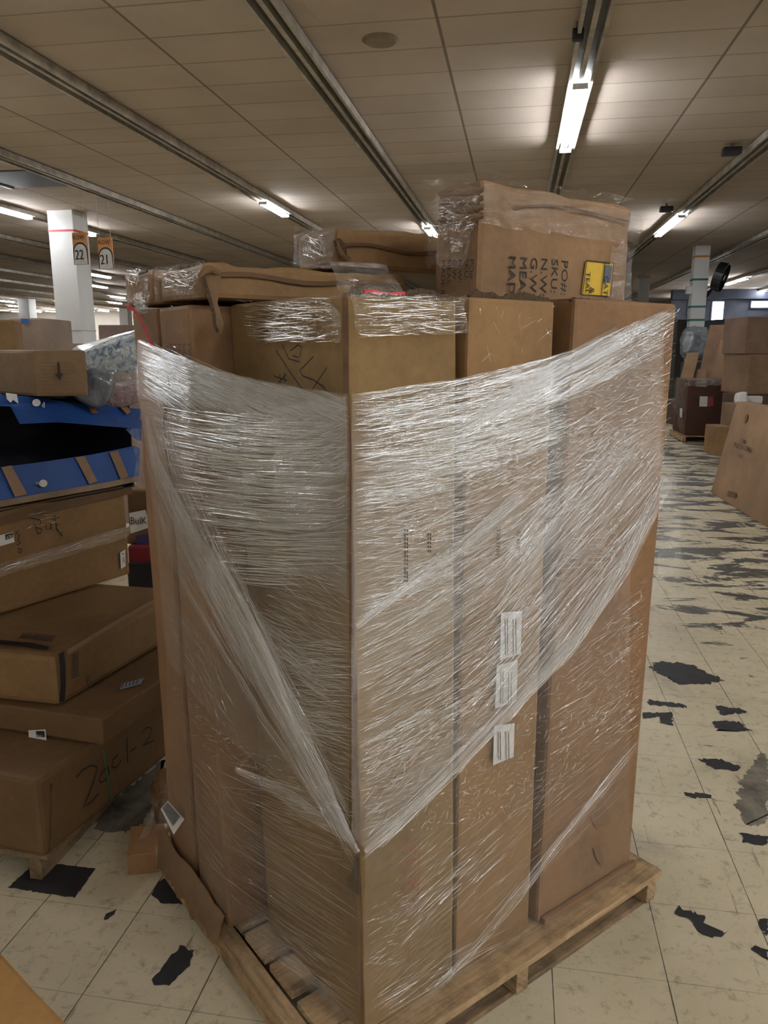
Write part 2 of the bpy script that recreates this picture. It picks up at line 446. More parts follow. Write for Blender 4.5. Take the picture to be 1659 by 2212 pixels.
# ---- floor: vinyl tiles, worn to black in the aisle
def floor_mat():
    m, nt, b = newmat('vinyl_floor')
    tc = N(nt, 'ShaderNodeTexCoord'); sx = N(nt, 'ShaderNodeSeparateXYZ'); nt.links.new(tc.outputs['Object'], sx.inputs[0])
    X, Y = sx.outputs[0], sx.outputs[1]
    v = tc.outputs['Object']
    base = ramp(nt, [(0.3, (0.50, 0.425, 0.285)), (0.7, (0.66, 0.57, 0.40))], noise_tex(nt, v, 1.6, 6, 0.65))
    fine = ramp(nt, [(0.33, g(0.42)), (0.47, g(1))], noise_tex(nt, v, 22, 6, 0.78, 0.3))
    c = mixc(nt, 0.7, base.outputs[0], fine.outputs[0], 'MULTIPLY')
    # long scratches
    mp = N(nt, 'ShaderNodeMapping'); mp.inputs['Rotation'].default_value = (0, 0, R2(28)); mp.inputs['Scale'].default_value = (26, 2.2, 1); nt.links.new(v, mp.inputs[0])
    scr = ramp(nt, [(0.63, g(0)), (0.70, g(0.75))], noise_tex(nt, mp.outputs[0], 1.0, 4, 0.7))
    c = mixc(nt, scr.outputs[0], c, (0.16, 0.13, 0.09))
    # grey scuff clouds
    sm = ramp(nt, [(0.52, g(0)), (0.70, g(0.62))], noise_tex(nt, v, 1.1, 6, 0.7, 0.5))
    c = mixc(nt, sm.outputs[0], c, (0.17, 0.15, 0.115))
    # joints: strong along the hall, faint across
    T = 0.3125
    fx = mth(nt, 'ABSOLUTE', mth(nt, 'SUBTRACT', mth(nt, 'FRACT', mth(nt, 'DIVIDE', mth(nt, 'ADD', X, 0.785 + T * 200.5), T)), 0.5))
    fy = mth(nt, 'ABSOLUTE', mth(nt, 'SUBTRACT', mth(nt, 'FRACT', mth(nt, 'DIVIDE', mth(nt, 'ADD', Y, T * 200.4), T)), 0.5))
    jn = noise_tex(nt, v, 7, 3, 0.6)
    jx = mth(nt, 'MULTIPLY', mth(nt, 'LESS_THAN', fx, mth(nt, 'MULTIPLY', jn, 0.011)), 0.9)
    jy = mth(nt, 'MULTIPLY', mth(nt, 'LESS_THAN', fy, mth(nt, 'MULTIPLY', jn, 0.009)), 0.45)
    c = mixc(nt, mth(nt, 'MAXIMUM', jx, jy), c, (0.06, 0.05, 0.04))
    # patches where the tile face is worn off: denser down the aisle
    mp2 = N(nt, 'ShaderNodeMapping'); mp2.inputs['Scale'].default_value = (1.05, 2.3, 1); nt.links.new(v, mp2.inputs[0])
    w = noise_tex(nt, mp2.outputs[0], 1.75, 8, 0.66, 0.5)
    my = N(nt, 'ShaderNodeMapRange'); my.inputs['From Min'].default_value = 2.6; my.inputs['From Max'].default_value = 6.0; my.inputs['To Min'].default_value = 0.0; my.inputs['To Max'].default_value = 0.165
    nt.links.new(Y, my.inputs[0])
    mx = N(nt, 'ShaderNodeMapRange'); mx.inputs['From Min'].default_value = 0.1; mx.inputs['From Max'].default_value = 1.2
    nt.links.new(X, mx.inputs[0])
    k = mth(nt, 'ADD', w, mth(nt, 'MULTIPLY', my.outputs[0], mx.outputs[0]))
    wr = ramp(nt, [(0.665, g(0)), (0.70, g(0.93))], k)
    c = mixc(nt, wr.outputs[0], c, (0.040, 0.040, 0.044))
    nt.links.new(c, b.inputs['Base Color'])
    b.inputs['Roughness'].default_value = 0.42
    b.inputs['Specular IOR Level'].default_value = 0.35
    bump(nt, b, mth(nt, 'SUBTRACT', noise_tex(nt, v, 30, 4, .6), mth(nt, 'MAXIMUM', jx, jy)), 0.12, 0.004)
    return m
M_blacktile = plain('bare_black_floor', (0.022, 0.021, 0.023), 0.6, var=0.35, scale=18)
fv = [V((XL, YF, 0)), V((XR, YF, 0)), V((XR, YB, 0)), V((XL, YB, 0))]; ff = [(0, 1, 2, 3)]; fm = [0]
def worn(px, jag=0.008, step=0.011, mi=1):
    jag *= .55
    pts = [on_z(u, v, 0.0012) for u, v in px]; out = []
    for a, b in zip(pts, pts[1:] + pts[:1]):
        k = max(1, int((b - a).length / step))
        for i in range(k):
            p = a + (b - a) * i / k; p += V((noise.noise(p * 14), noise.noise(p * 14 + V((9, 0, 0))), 0)) * jag * 2.2; out.append(p + V((random.gauss(0, jag), random.gauss(0, jag), 0)))
    s = len(fv); fv.extend(out); ff.append(tuple(range(s, s + len(out)))); fm.append(mi)
worn([(18, 1917), (78, 1860), (205, 1876), (160, 1940), (100, 1930)], .003)
worn([(340, 1905), (425, 1862), (425, 1905), (398, 1952), (345, 1950), (328, 1935)], .004)
worn([(392, 2040), (420, 2052), (408, 2085), (385, 2110), (365, 2128), (335, 2125), (328, 2112), (350, 2090)], .005)
worn([(1428, 1428), (1500, 1436), (1560, 1470), (1552, 1474), (1470, 1480), (1440, 1465), (1402, 1440)], .014)
worn([(1545, 1524), (1600, 1530), (1612, 1540), (1560, 1544)], .012)
worn([(1540, 1556), (1600, 1560), (1618, 1578), (1545, 1577)], .012)
worn([(1400, 1512), (1470, 1520), (1485, 1528), (1400, 1523)], .01)
worn([(1388, 1540), (1452, 1538), (1453, 1567), (1430, 1562), (1424, 1550), (1388, 1552)], .008)
worn([(1505, 1640), (1550, 1638), (1598, 1655), (1592, 1665), (1540, 1660)], .009)
worn([(1598, 1800), (1659, 1806), (1659, 1826), (1605, 1818)], .009)
worn([(1474, 1712), (1530, 1716), (1542, 1726), (1490, 1724)], .01)
worn([(1468, 1962), (1500, 1970), (1530, 1996), (1572, 2016), (1530, 2022), (1500, 1995), (1462, 1975)], .012)
worn([(1632, 2040), (1659, 2050), (1659, 2068), (1628, 2052)], .01)
worn([(1645, 1992), (1659, 1980), (1659, 2025), (1648, 2015)], .008)
worn([(250, 2052), (300, 2045), (345, 2066), (240, 2085), (180, 2070)], .01) if False else None
worn([(228, 1975), (252, 1962), (248, 1975), (225, 1988)], .004)
worn([(352, 1640), (362, 1700), (300, 1790), (250, 1800), (205, 1792), (205, 1760), (262, 1716)], .012, mi=2)
worn([(1600, 1690), (1640, 1630), (1659, 1625), (1659, 1780), (1610, 1782), (1590, 1740)], .012, mi=2)
worn([(1230, 2110), (1330, 2080), (1390, 2120), (1380, 2180), (1300, 2200), (1250, 2170)], .012, mi=2) if False else None
fl = mesh_obj('floor', fv, ff, [floor_mat(), M_blacktile, plain('scuffed_floor', (0.16, 0.138, 0.105), .6, var=.55, scale=11)], origin=V((0, 0, 0)), mats=fm); tag(fl, kind='structure')

# ---- ceiling: panels 1.22 x 0.61
def ceil_mat():
    m, nt, b = newmat('ceiling_panels')
    tc = N(nt, 'ShaderNodeTexCoord'); sx = N(nt, 'ShaderNodeSeparateXYZ'); nt.links.new(tc.outputs['Object'], sx.inputs[0])
    v = tc.outputs['Object']
    fx = mth(nt, 'ABSOLUTE', mth(nt, 'SUBTRACT', mth(nt, 'FRACT', mth(nt, 'DIVIDE', mth(nt, 'ADD', sx.outputs[0], 1.22 * 80 - 0.49 + 0.61), 1.22)), 0.5))
    fy = mth(nt, 'ABSOLUTE', mth(nt, 'SUBTRACT', mth(nt, 'FRACT', mth(nt, 'DIVIDE', mth(nt, 'ADD', sx.outputs[1], 0.61 * 80 + 0.28), 0.61)), 0.5))
    wv = noise_tex(nt, v, 0.9, 3, .6)
    jx = mth(nt, 'LESS_THAN', fx, 0.011); jy = mth(nt, 'MULTIPLY', mth(nt, 'LESS_THAN', fy, mth(nt, 'MULTIPLY', wv, 0.03)), 0.75)
    j = mth(nt, 'MAXIMUM', jx, jy)
    # each panel a slightly different tone
    cx = mth(nt, 'FLOOR', mth(nt, 'DIVIDE', mth(nt, 'ADD', sx.outputs[0], 1.22 * 80 - 0.49 ), 1.22)); cyy = mth(nt, 'FLOOR', mth(nt, 'DIVIDE', mth(nt, 'ADD', sx.outputs[1], 0.61 * 80.5 + 0.28), 0.61))
    cb = N(nt, 'ShaderNodeCombineXYZ'); nt.links.new(cx, cb.inputs[0]); nt.links.new(cyy, cb.inputs[1])
    wn = N(nt, 'ShaderNodeTexWhiteNoise', noise_dimensions='2D'); nt.links.new(cb.outputs[0], wn.inputs['Vector'])
    tone = ramp(nt, [(0, (0.49, 0.405, 0.335)), (1, (0.55, 0.465, 0.39))], wn.outputs['Value'])
    st = ramp(nt, [(0.3, g(0.82)), (0.6, g(1))], noise_tex(nt, v, 0.7, 5, 0.6))
    c = mixc(nt, 0.9, tone.outputs[0], st.outputs[0], 'MULTIPLY')
    c = mixc(nt, mth(nt, 'MULTIPLY', j, 0.75), c, (0.10, 0.07, 0.045))
    nt.links.new(c, b.inputs['Base Color']); b.inputs['Roughness'].default_value = 0.8
    bump(nt, b, mth(nt, 'SUBTRACT', noise_tex(nt, v, 60, 3, .6), mth(nt, 'MULTIPLY', j, 3)), 0.2, 0.01)
    return m
tag(mesh_obj('ceiling', [V((XL, YF, CZ)), V((XL, YB, CZ)), V((XR, YB, CZ)), V((XR, YF, CZ))], [(0, 1, 2, 3)], ceil_mat(), origin=V((0, 0, 0))), kind='structure')
M_wall = plain('cream_wall', (0.62, 0.58, 0.52), 0.7, var=0.05, scale=1)
M_walld = plain('dark_blue_fascia', (0.055, 0.065, 0.095), 0.5, var=0.2, scale=2)
tag(aabox('wall_left', XL - .2, XL, YF, YB, 0, CZ, M_wall, bev=0), kind='structure')
tag(aabox('wall_right', XR, XR + .2, YF, YB, 0, CZ, M_wall, bev=0), kind='structure')
tag(aabox('wall_back', XL, XR, YB, YB + .2, 0, CZ, M_wall, bev=0), kind='structure')
tag(aabox('wall_front', XL, XR, YF - .2, YF, 0, CZ, M_wall, bev=0), kind='structure')
# far shop front on the right: dark fascia and bright panes
M_day = emis('daylight_pane', (0.93, 0.96, 1.0), 3.0)
YS = 37.0
tag(aabox('trim_1', 6.6, XR - .1, YS - .25, YS, 3.86, CZ - .004, M_walld, bev=0), kind='structure')
tag(aabox('wall_shopfront', 6.6, XR - .1, YS, YS + .2, 0.0, CZ - .004, plain('blue_grey_front', (0.085, 0.095, 0.125), 0.5, var=0.25, scale=2), bev=0), kind='structure')
wn_ = 0
for x, wd, z0, z1 in ((7.3, .75, 3.25, 3.8), (7.35, .45, 2.55, 3.15), (8.3, .55, 2.55, 3.8), (9.9, 1.5, 3.45, 3.8), (11.7, 1.5, 3.2, 3.8), (13.5, 1.5, 3.2, 3.8), (15.3, 1.6, 3.2, 3.8), (17.4, 1.6, 3.2, 3.8)):
    wn_ += 1
    w = aabox('window_%d' % wn_, x, x + wd, YS - .08, YS - .002, z0, z1, M_walld); tag(w, kind='structure')
    aabox('pane', x + .05, x + wd - .05, YS - .12, YS - .075, z0 + .05, z1 - .05, M_day, w, bev=0)

# ---- strip channels along the hall
ZS = CZ - 0.012
LX0 = 0.49
rows = [LX0 + 2.44 * k for k in range(-18, 9)]
def strip(x, label):
    r = empty('ceiling_light_channel', (x, 18, ZS))
    tag(r, label, 'light channel', 'channels across the ceiling')
    y0, y1 = YF + .2, YB - .8
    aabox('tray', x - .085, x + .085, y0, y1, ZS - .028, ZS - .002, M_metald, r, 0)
    aabox('side_rail', x - .115, x - .085, y0, y1, ZS - .085, ZS - .002, M_metal, r, 0)
    aabox('side_rail', x + .085, x + .115, y0, y1, ZS - .085, ZS - .002, M_metal, r, 0)
    aabox('centre_rail', x - .022, x + .022, y0, y1, ZS - .075, ZS - .028, M_metal, r, 0)
    return r
near = {0: 'long metal light channel holding the brightest double lamp above the pallet', -1: 'unlit metal light channel crossing the ceiling to the box on top of the stack', -2: 'metal light channel with one short lit tube behind the pallet, left of the middle',
        1: 'metal light channel at the right edge of the ceiling, lit lamp beside the tall box', 2: 'metal light channel at far right passing over the banded white column',
        -3: 'unlit metal light channel above the ROW signs on the left', -4: 'metal light channel with two lit tubes beside the white column on the left'}
for i, k in enumerate(range(-18, 9)):
    strip(rows[i], near.get(k, 'far metal light channel on the left part of the ceiling' if k < 0 else 'far metal light channel on the right part of the ceiling'))
M_tube = emis('lit_tube', (0.93, 0.965, 1.0), 1.0)
M_cap = plain('lamp_holder', (0.55, 0.53, 0.5), 0.4)
LAMP = 38.0
M_tube.node_tree.nodes['Emission'].inputs[1].default_value = LAMP
_lamp = None
def lamp(x, yc_, L, label, group=None):
    global _lamp
    if _lamp is None:
        r = empty('fluorescent_lamp', (0, 0, CZ - .13)); ORG[r.name] = V((0, 0, CZ - .13))
        for s in (-.048, .048):
            bm = bmesh.new()
            bmesh.ops.create_cone(bm, cap_ends=True, segments=8, radius1=.019, radius2=.019, depth=1.0, matrix=Matrix.Translation(V((s, 0, CZ - .13))) @ Matrix.Rotation(math.pi / 2, 4, 'X'))
            bm_obj('tube', bm, M_tube, r)
        for y in (-.5, .5): aabox('lamp_holder', -.072, .072, y - .006, y + .006, CZ - .152, CZ - .10, M_cap, r)
        _lamp = r; o = r
    else:
        o = _lamp.copy(); COL.objects.link(o)
        for ch in list(_lamp.children):
            c = ch.copy(); COL.objects.link(c); c.parent = o
    for kk in ('group',):
        if kk in o: del o[kk]
    o.location = (x, yc_, CZ - .13); o.scale = (1, L, 1)
    tag(o, label, 'ceiling light', group); return o
def rowx(x): return min(rows, key=lambda r: abs(r - x))
def lamp_px(u, v, L, label, group=None):
    p = on_z(u, v, CZ - .13)
    k = min(1.0, 47.5 / p.y); p = CAMP + (p - CAMP) * k
    return lamp(rowx(p.x) if k == 1.0 else p.x, p.y, L, label, group)
lamp(LX0, 8.78, 1.22, 'brightest lit twin tube overhead, nearer half of the double lamp', None)
lamp(LX0, 10.01, 1.22, 'lit twin tube joined end to end beyond the brightest overhead tube', None)
lamp_px(614, 453, 1.3, 'single lit tube behind the pallet, between the flat boxes and the ROW signs')
lamp_px(940, 505, 1.5, 'lit tube just peeking out left of the tall lettered box')
lamp(LX0 + 2.44, 16.6, 1.25, 'lit tube just right of the tall lettered box, nearer of two')
lamp(LX0 + 2.44, 17.9, 1.25, 'lit tube just right of the tall lettered box, farther of two')
lamp_px(26, 459, 1.3, 'lit tube at the left edge, left of the white column')
lamp_px(183, 499, 1.3, 'lit tube just right of the white column, above the ROW 22 sign')
G1 = 'far lit tubes on the left'
L1 = 'small bright lit tube far off over the left part of the hall'
for (u, v) in ((200, 597), (188, 620), (212, 643), (181, 653), (219, 667), (185, 682), (223, 685), (192, 694), (280, 634), (18, 662), (35, 651), (38, 686), (111, 690), (76, 686.5), (265, 694), (224, 655)):
    lamp_px(u, v, 1.3, L1, G1)
G2 = 'far lit tubes on the right'
L2 = 'small bright lit tube far off over the right part of the hall'
for (u, v) in ((1470, 642), (1484, 646), (1572, 622), (1600, 612), (1612, 638), (1645, 630), (1640, 604), (1655, 618)):
    lamp_px(u, v, 1.3, L2, G2)
# lit lamps of the same rows behind and beside the viewer
G3 = 'lit tubes behind the viewer'; L3 = 'lit twin tube in the ceiling behind or beside the viewer'
rl = random.Random(5)
for k in range(-5, 8):
    for q in range(2):
        y = -3.4 - q * 4.6 - (k % 2) * 1.6 + rl.uniform(-.4, .4)
        if y > -13 and (k >= -1 or q == 1): lamp(LX0 + 2.44 * k, y, 1.22, L3, G3)
for (x, y) in ((-2, 2.6), (-2, 4.6), (-3, 4.0), (-3, 6.6), (-4, 5.4), (-4, 8.6), (1, -.4), (2, 0.6), (2, 1.9), (3, 1.0), (4, 2.2), (3, 3.4), (4, 4.9), (3, 8.0)):
    lamp(LX0 + 2.44 * x, y, 1.22, L3, G3)

# ---- ceiling odds and ends
def device(label, p, s, mat=M_black, name='ceiling_speaker', cat='ceiling device', parts=True):
    r = empty(name, p); tag(r, label, cat)
    box('body', p + V((-s, -s * .7, -.14)), (2 * s, 0, 0), (0, 1.4 * s, 0), V((0, 0, .09)), mat, r, .01)
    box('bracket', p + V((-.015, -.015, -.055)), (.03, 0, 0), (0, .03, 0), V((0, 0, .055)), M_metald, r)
device('small dark box on the ceiling left of the brightest lamp channel', on_z(1250, 47, CZ), .045)
device('dark bracketed box beside the right-hand light channel, nearer one', on_z(1582, 310, CZ), .11)
device('dark bracketed box beside the right-hand light channel, next to the lit tube', on_z(1440, 440, CZ), .11)
p = on_z(822, 86, CZ); bm = bmesh.new()
bmesh.ops.create_cone(bm, cap_ends=True, segments=24, radius1=.13, radius2=.16, depth=.02, matrix=Matrix.Translation(p + V((0, 0, -.012))))
tag(bm_obj('ceiling_stain', bm, plain('stain_brown', (0.25, 0.195, 0.14), .7)), 'round brown disc flush in the ceiling near the top', 'ceiling disc')  # brown ceiling stain, built as a thin round plate
r_ = empty('ceiling_vent', on_z(45, 386, CZ)); tag(r_, 'dark recessed square vent in the ceiling at the left edge', 'ceiling vent')
pv = on_z(45, 386, CZ)
aabox('grille', pv.x - .55, pv.x + .55, pv.y - .55, pv.y + .55, CZ - .02, CZ - .004, plain('vent_dark', (0.035, 0.04, 0.055), .5), r_)
for s in (-1, 1): aabox('frame', pv.x + s * .55 - .03, pv.x + s * .55 + .03, pv.y - .58, pv.y + .58, CZ - .03, CZ - .004, M_metal, r_)

# ---- columns
def column(u, v, w, label, bands=(), z0=0):
    p = on_z(u, v, CZ); r = empty('support_column', (p.x, p.y, 0)); tag(r, label, 'column')
    aabox('shaft', p.x - w / 2, p.x + w / 2, p.y - w / 2, p.y + w / 2, 0, CZ - .002, M_white, r, .01)
    for z, h, m in bands:
        aabox('band', p.x - w / 2 - .006, p.x + w / 2 + .006, p.y - w / 2 - .006, p.y + w / 2 + .006, z, z + h, m, r, 0)
    return r, p
M_redband = plain('red_band', (0.5, 0.05, 0.06), .5); M_orband = plain('orange_band', (0.5, 0.22, 0.05), .5); M_tealband = plain('teal_band', (0.03, 0.16, 0.14), .5)
M_seam = plain('column_seam', (0.4, 0.4, 0.4), .5)
column(145, 458, .52, 'white square column with a red band beside the ROW signs', ((3.88, .035, M_redband), (2.05, .02, M_seam)))
column(57, 646, .62, 'far white column at left edge behind the grey cartons')
column(270, 663, .55, 'far pale column just left of the wrapped pallet')
c_, pc = column(1516, 532, .36, 'white column with orange and teal bands on the right', ((3.98, .05, M_orband), (3.42, .05, M_tealband), (2.75, .05, M_tealband), (2.42, .05, M_tealband)))
aabox('wall_box', pc.x - .3, pc.x - .18, pc.y - .1, pc.y + .1, 3.1, 3.3, M_white, c_)
column(1392, 598, .36, 'smaller white column right behind the tall lettered box')
column(1606, 650, .5, 'far white column at the right edge')
# wall fan on the banded column
fp = at_fwd(1556, 598, 20.0)
r_ = empty('wall_fan', fp); tag(r_, 'black drum fan hanging beside the banded white column', 'fan')
ax = (W(.80, -.52, -.30)).normalized(); q = ax.to_track_quat('Z', 'Y').to_matrix().to_4x4()
bm = bmesh.new(); bmesh.ops.create_cone(bm, cap_ends=False, segments=28, radius1=.34, radius2=.36, depth=.22, matrix=Matrix.Translation(fp) @ q); bmesh.ops.solidify(bm, geom=bm.faces[:], thickness=.02); bm_obj('housing', bm, M_black, r_)
bm = bmesh.new(); bmesh.ops.create_cone(bm, cap_ends=True, segments=14, radius1=.08, radius2=.07, depth=.2, matrix=Matrix.Translation(fp) @ q); bm_obj('motor', bm, M_black, r_)
for k in range(5):
    bm = bmesh.new(); bmesh.ops.create_cube(bm, size=1, matrix=Matrix.Translation(fp) @ q @ Matrix.Rotation(k * 1.2566, 4, 'Z') @ Matrix.Translation(V((.19, 0, 0))) @ Matrix.Rotation(.5, 4, 'X') @ Matrix.Diagonal(V((.26, .12, .01, 1)))); bm_obj('blade', bm, M_grey, r_)
a_ = V((pc.x + .18, pc.y, 2.95)); d_ = fp - a_; sd = d_.cross(V((0, 0, 1))).normalized() * .05
box('bracket', a_ - sd / 2, d_, sd, V((0, 0, .05)), M_black, r_)

# ---- hanging ROW signs
def row_sign(u0, u1, v0, v1, num, label):
    d = 13.6
    tl, tr = at_fwd(u0, v0, d), at_fwd(u1, v0 + 8, d - .08)
    xd = (tr - tl); w = xd.length; xd.normalize(); xd.z = 0; xd.normalize(); n = V((xd.y, -xd.x, 0)); up = V((0, 0, 1))
    h = (at_fwd(u0, v0, d) - at_fwd(u0, v1, d)).length
    r = empty('hanging_sign', tl); tag(r, label, 'sign')
    P = lambda a, b, o=0: tl + xd * a * w - up * b * h + n * o
    slab_poly('board', [P(0, 0), P(0, 1), P(1, 1), P(1, 0)], n, .012, M_orange, r)
    arc = lambda R, yc: [P(.5 + R * math.cos(t), yc - R * math.sin(t) * w / h) for t in [math.pi * i / 14 for i in range(15)]]
    c = 0.30 + .5 * w / h
    decal('dark_arch', [P(1, 1), ] + arc(.5, c) + [P(0, 1)], n, plain('sign_dark', (0.03, 0.04, 0.06), .5, bmp=0), r, .001)
    decal('white_panel', [P(.96, .99)] + arc(.42, c + .01) + [P(.04, .99)], n, M_foam, r, .003)
    lettering('lettering', [('ROW', P(.05, .22), xd, up, h * .20, .92), (num, P(.10, .84), xd, up, h * .44, .78), (num, P(.13, .84), xd, up, h * .44, .78)], plain('sign_ink', (0.05, 0.055, 0.075), .5, bmp=0), r, .007)
    for a in (.1, .9): slab_poly('hanging_wire', [P(a, 0), P(a + .012, 0), V((P(a + .012, 0).x, P(a + .012, 0).y, CZ - .002)), V((P(a, 0).x, P(a, 0).y, CZ - .002))], n, .004, M_metal, r)
row_sign(155, 186, 503, 572, '22', 'hanging row sign with an orange top, nearest the white column, number ending in two')
row_sign(210, 241, 514, 582, '21', 'hanging row sign with an orange top, farther right of the white column')

# ================================================================== MAIN PALLET STACK
O_ = (-0.051, 1.508)
LD = W(-.6, .8); RD = W(.8, .6)
ZP = 0.124
def S(l, r, z): return W(O_[0], O_[1], z) + LD * l + RD * r
LEAN_A = LD * .014 - RD * .019

# pallet
pal = empty('wooden_pallet', S(.6, .5, 0)); tag(pal, 'wooden pallet under the tall film-wrapped stack of cartons', 'pallet')
def plank(name, a, d1, d2, h, mat, parent, seed=0):
    bm = hexa(a, d1, d2, V((0, 0, h)), bev=.003, cut=.12, bulge=0, rough=.0025, seed=seed)
    o = bm_obj(name, bm, mat, parent)
    me = o.data; ul = me.uv_layers.new(name='UVMap'); u1, u2 = V(d1).normalized(), V(d2).normalized()
    if V(d2).length > V(d1).length: u1, u2 = u2, u1
    for lp in me.loops:
        c = me.vertices[lp.vertex_index].co
        ul.data[lp.index].uv = (c.dot(u1) + seed, c.dot(u2) + c.z + seed * .37)
    return o
PL0, PL1, PR0, PR1 = -.075, 1.03, -.105, 1.085
nb = 8; bw = .115
for i in range(nb):
    l = PL0 + i * ((PL1 - PL0) - bw) / (nb - 1)
    plank('deck_board', S(l, PR0 + (.035 if i else 0), ZP - .022), RD * (PR1 - PR0 - (.035 if i else 0)), LD * (bw if i else .14), .020, M_wood, pal, i * 1.7)
for i, r in enumerate((PR0 - .012, .455, PR1 - .055)):
    plank('stringer', S(PL0 + .012, r, .019), RD * .044, LD * (PL1 - PL0 - .024), ZP - .042, M_wood, pal, 9 + i)
for i, l in enumerate((PL0 + .03, .5, PL1 - .13)):
    plank('bottom_board', S(l, PR0, .001), RD * (PR1 - PR0), LD * .10, .0175, M_woodd, pal, 20 + i)

ZT = 1.805
NR = -LD.copy(); NL = -RD.copy()      # outward normals of the right-hand and left-hand faces
H = ZT - ZP
# front corner carton
cA = carton('front corner carton of the wrapped stack with marker scrawl, standing upright', S(0, 0, ZP), RD * .285, LD * .455, H, KRAFT_G, lean=LEAN_A, top=[V((0, 0, 0)), V((0, 0, 0)), LD * .036, LD * .036], bulge=.008, bev=.009)
cD = carton('narrow upright carton between the corner carton and the right-end carton', S(.004, .297, ZP), RD * .272, LD * .115, H + .004, KRAFT, lean=RD * -.004, bulge=.006, bev=.008)
cE = carton('wide upright carton at the right end of the wrapped stack', S(0, .602, ZP), RD * .42, LD * .116, H + .015, KRAFT_R, lean=RD * .028, bulge=.006, bev=.010)
cB = carton('upright carton with printed PO number lines on the left side of the stack', S(.500, -.10, ZP), RD * .53, LD * .188, H - .002, KRAFT_R, lean=LEAN_A, bulge=.006, bev=.009)
cC = carton('upright carton at the far left corner of the wrapped stack, red strip across', S(.742, -.095, ZP), RD * .53, LD * .188, H - .002, KRAFT_R, lean=LEAN_A * .5, bulge=.006, bev=.009)
# the carton behind, carrying the tall lettered box
cF = carton('shorter upright carton hidden behind the front row, under the tall lettered box', S(.14, .31, ZP), RD * .70, LD * .335, 1.46, KRAFT_D, bev=.008)

# tall lettered box on top
T0 = S(.152, .45, ZP + 1.463)
T4H = 2.085 - (ZP + 1.463)
cT = carton('tall lettered carton with a yellow label, topmost on the wrapped stack', T0, RD * .580, LD * .155, T4H, (0.285, 0.165, 0.080), lean=RD * .006, bulge=.008, bev=.016, crush=.012, cut=.06)
nT = NR
def tR(u, v): return on_plane(u, v, T0, NR) + NR * .007
def tL(u, v): return on_plane(u, v, T0, NL) + NL * .007
dn = V((0, 0, -1)); LDn = -LD
big = .046
lines = []
for t, u, v in (('PO#:', 1209, 561), ('SKU:', 1187, 558), ('N.W:', 1164, 556), ('G.W:', 1142, 555), ('MEAS:', 1119, 553), ('MADE IN', 1095, 551)):
    lines.append((t, tR(u, v), dn, RD, .034, 1.25))
lettering('printed_lettering', lines, M_ink, cT, .002)
lines = [(t, tL(u, v), dn, LDn, .020, 1.2) for t, u, v in (('PO#:', 1021, 560), ('SKU:', 1010, 560), ('N.W:', 996, 561), ('G.W:', 984, 561), ('MEAS:', 972, 561), ('MADE IN', 960, 562))]
lettering('printed_lettering', lines, M_ink, cT, .002)
yl = decal('yellow_label', [tR(1258, 564), tR(1316, 570), tR(1310, 640), tR(1248, 636)], NR, M_yellow, cT, .004)
yl['label'] = 'yellow printed label'
strokes('label_border', [[tR(1258, 564), tR(1316, 570), tR(1310, 640)], [tR(1258, 564), tR(1248, 640)], [tR(1297, 569), tR(1289, 640)]], NR, .003, M_ink, yl, .008)
decal('dark_stripe', [tR(1299, 573), tR(1314, 574), tR(1309, 612), tR(1295, 612)], NR, M_grey, yl, .006)
lettering('label_lettering', [('TEAL', tR(1257, 587), dn, RD, .024, 1.05), ('CAT', tR(1296, 596), dn, RD, .026, 1.0), ('&', tR(1264, 620), dn, RD, .03, 1.)], M_ink, yl, .008)
cr = [[tR(u, v) for u, v in ((1105, 452), (1130, 446), (1165, 445), (1200, 447), (1235, 452), (1265, 460), (1295, 467), (1325, 474), (1352, 480))]]
strokes('crease_shade', cr[:1], NR, .006, cardboard((0.13, 0.072, 0.034)), cT, .004)  # dark stroke: shade of the fold put into the colour
# film over its top and left end
Tt = 2.066
def tp(l, r, z): return S(.152 + l, .45 + r, z)
crinkle('plastic_wrap', cT, [tp(-.004, -.004, 2.07), tp(.165, -.012, 2.06), tp(.165, -.004, 1.90), tp(-.004, -.004, 1.90)], NL, lift=.012, amp=.016, nu=16, nv=16, rep=(1.3, 1.3))
crinkle('plastic_wrap', cT, [tp(-.005, -.01, 2.075), tp(-.005, .59, 2.075), tp(-.005, .59, 1.985), tp(-.005, -.01, 1.985)], NR, lift=.010, amp=.010, nu=40, nv=8, rep=(1, 1.3))
crinkle('plastic_wrap', cT, [tp(-.012, -.02, 2.085), tp(-.012, .59, 2.082), tp(.165, .59, 2.082), tp(.165, -.03, 2.085)], (0, 0, 1), lift=.014, amp=.016, nu=34, nv=10)
crinkle('plastic_wrap', cT, [tp(-.006, .48, 1.98), tp(-.006, .585, 1.98), tp(-.006, .585, 1.68), tp(-.006, .48, 1.68)], NR, lift=.008, amp=.005, nu=8, nv=16)
for k, (v0, am) in enumerate(((412, .013), (430, .011), (450, .011), (468, .009))):   # crumpled folds of the crushed upper end
    rope('crushed_fold', cT, [(952, v0 + 8), (985, v0 + 2), (1022, v0 + 5), (1050, v0 - 2)], lambda u, v: (tL(u, v), NL), [(0, .008), (.5, .026 + am), (1, .01)], cardboard((0.25, 0.155, 0.09)), lift=.0, n=14)

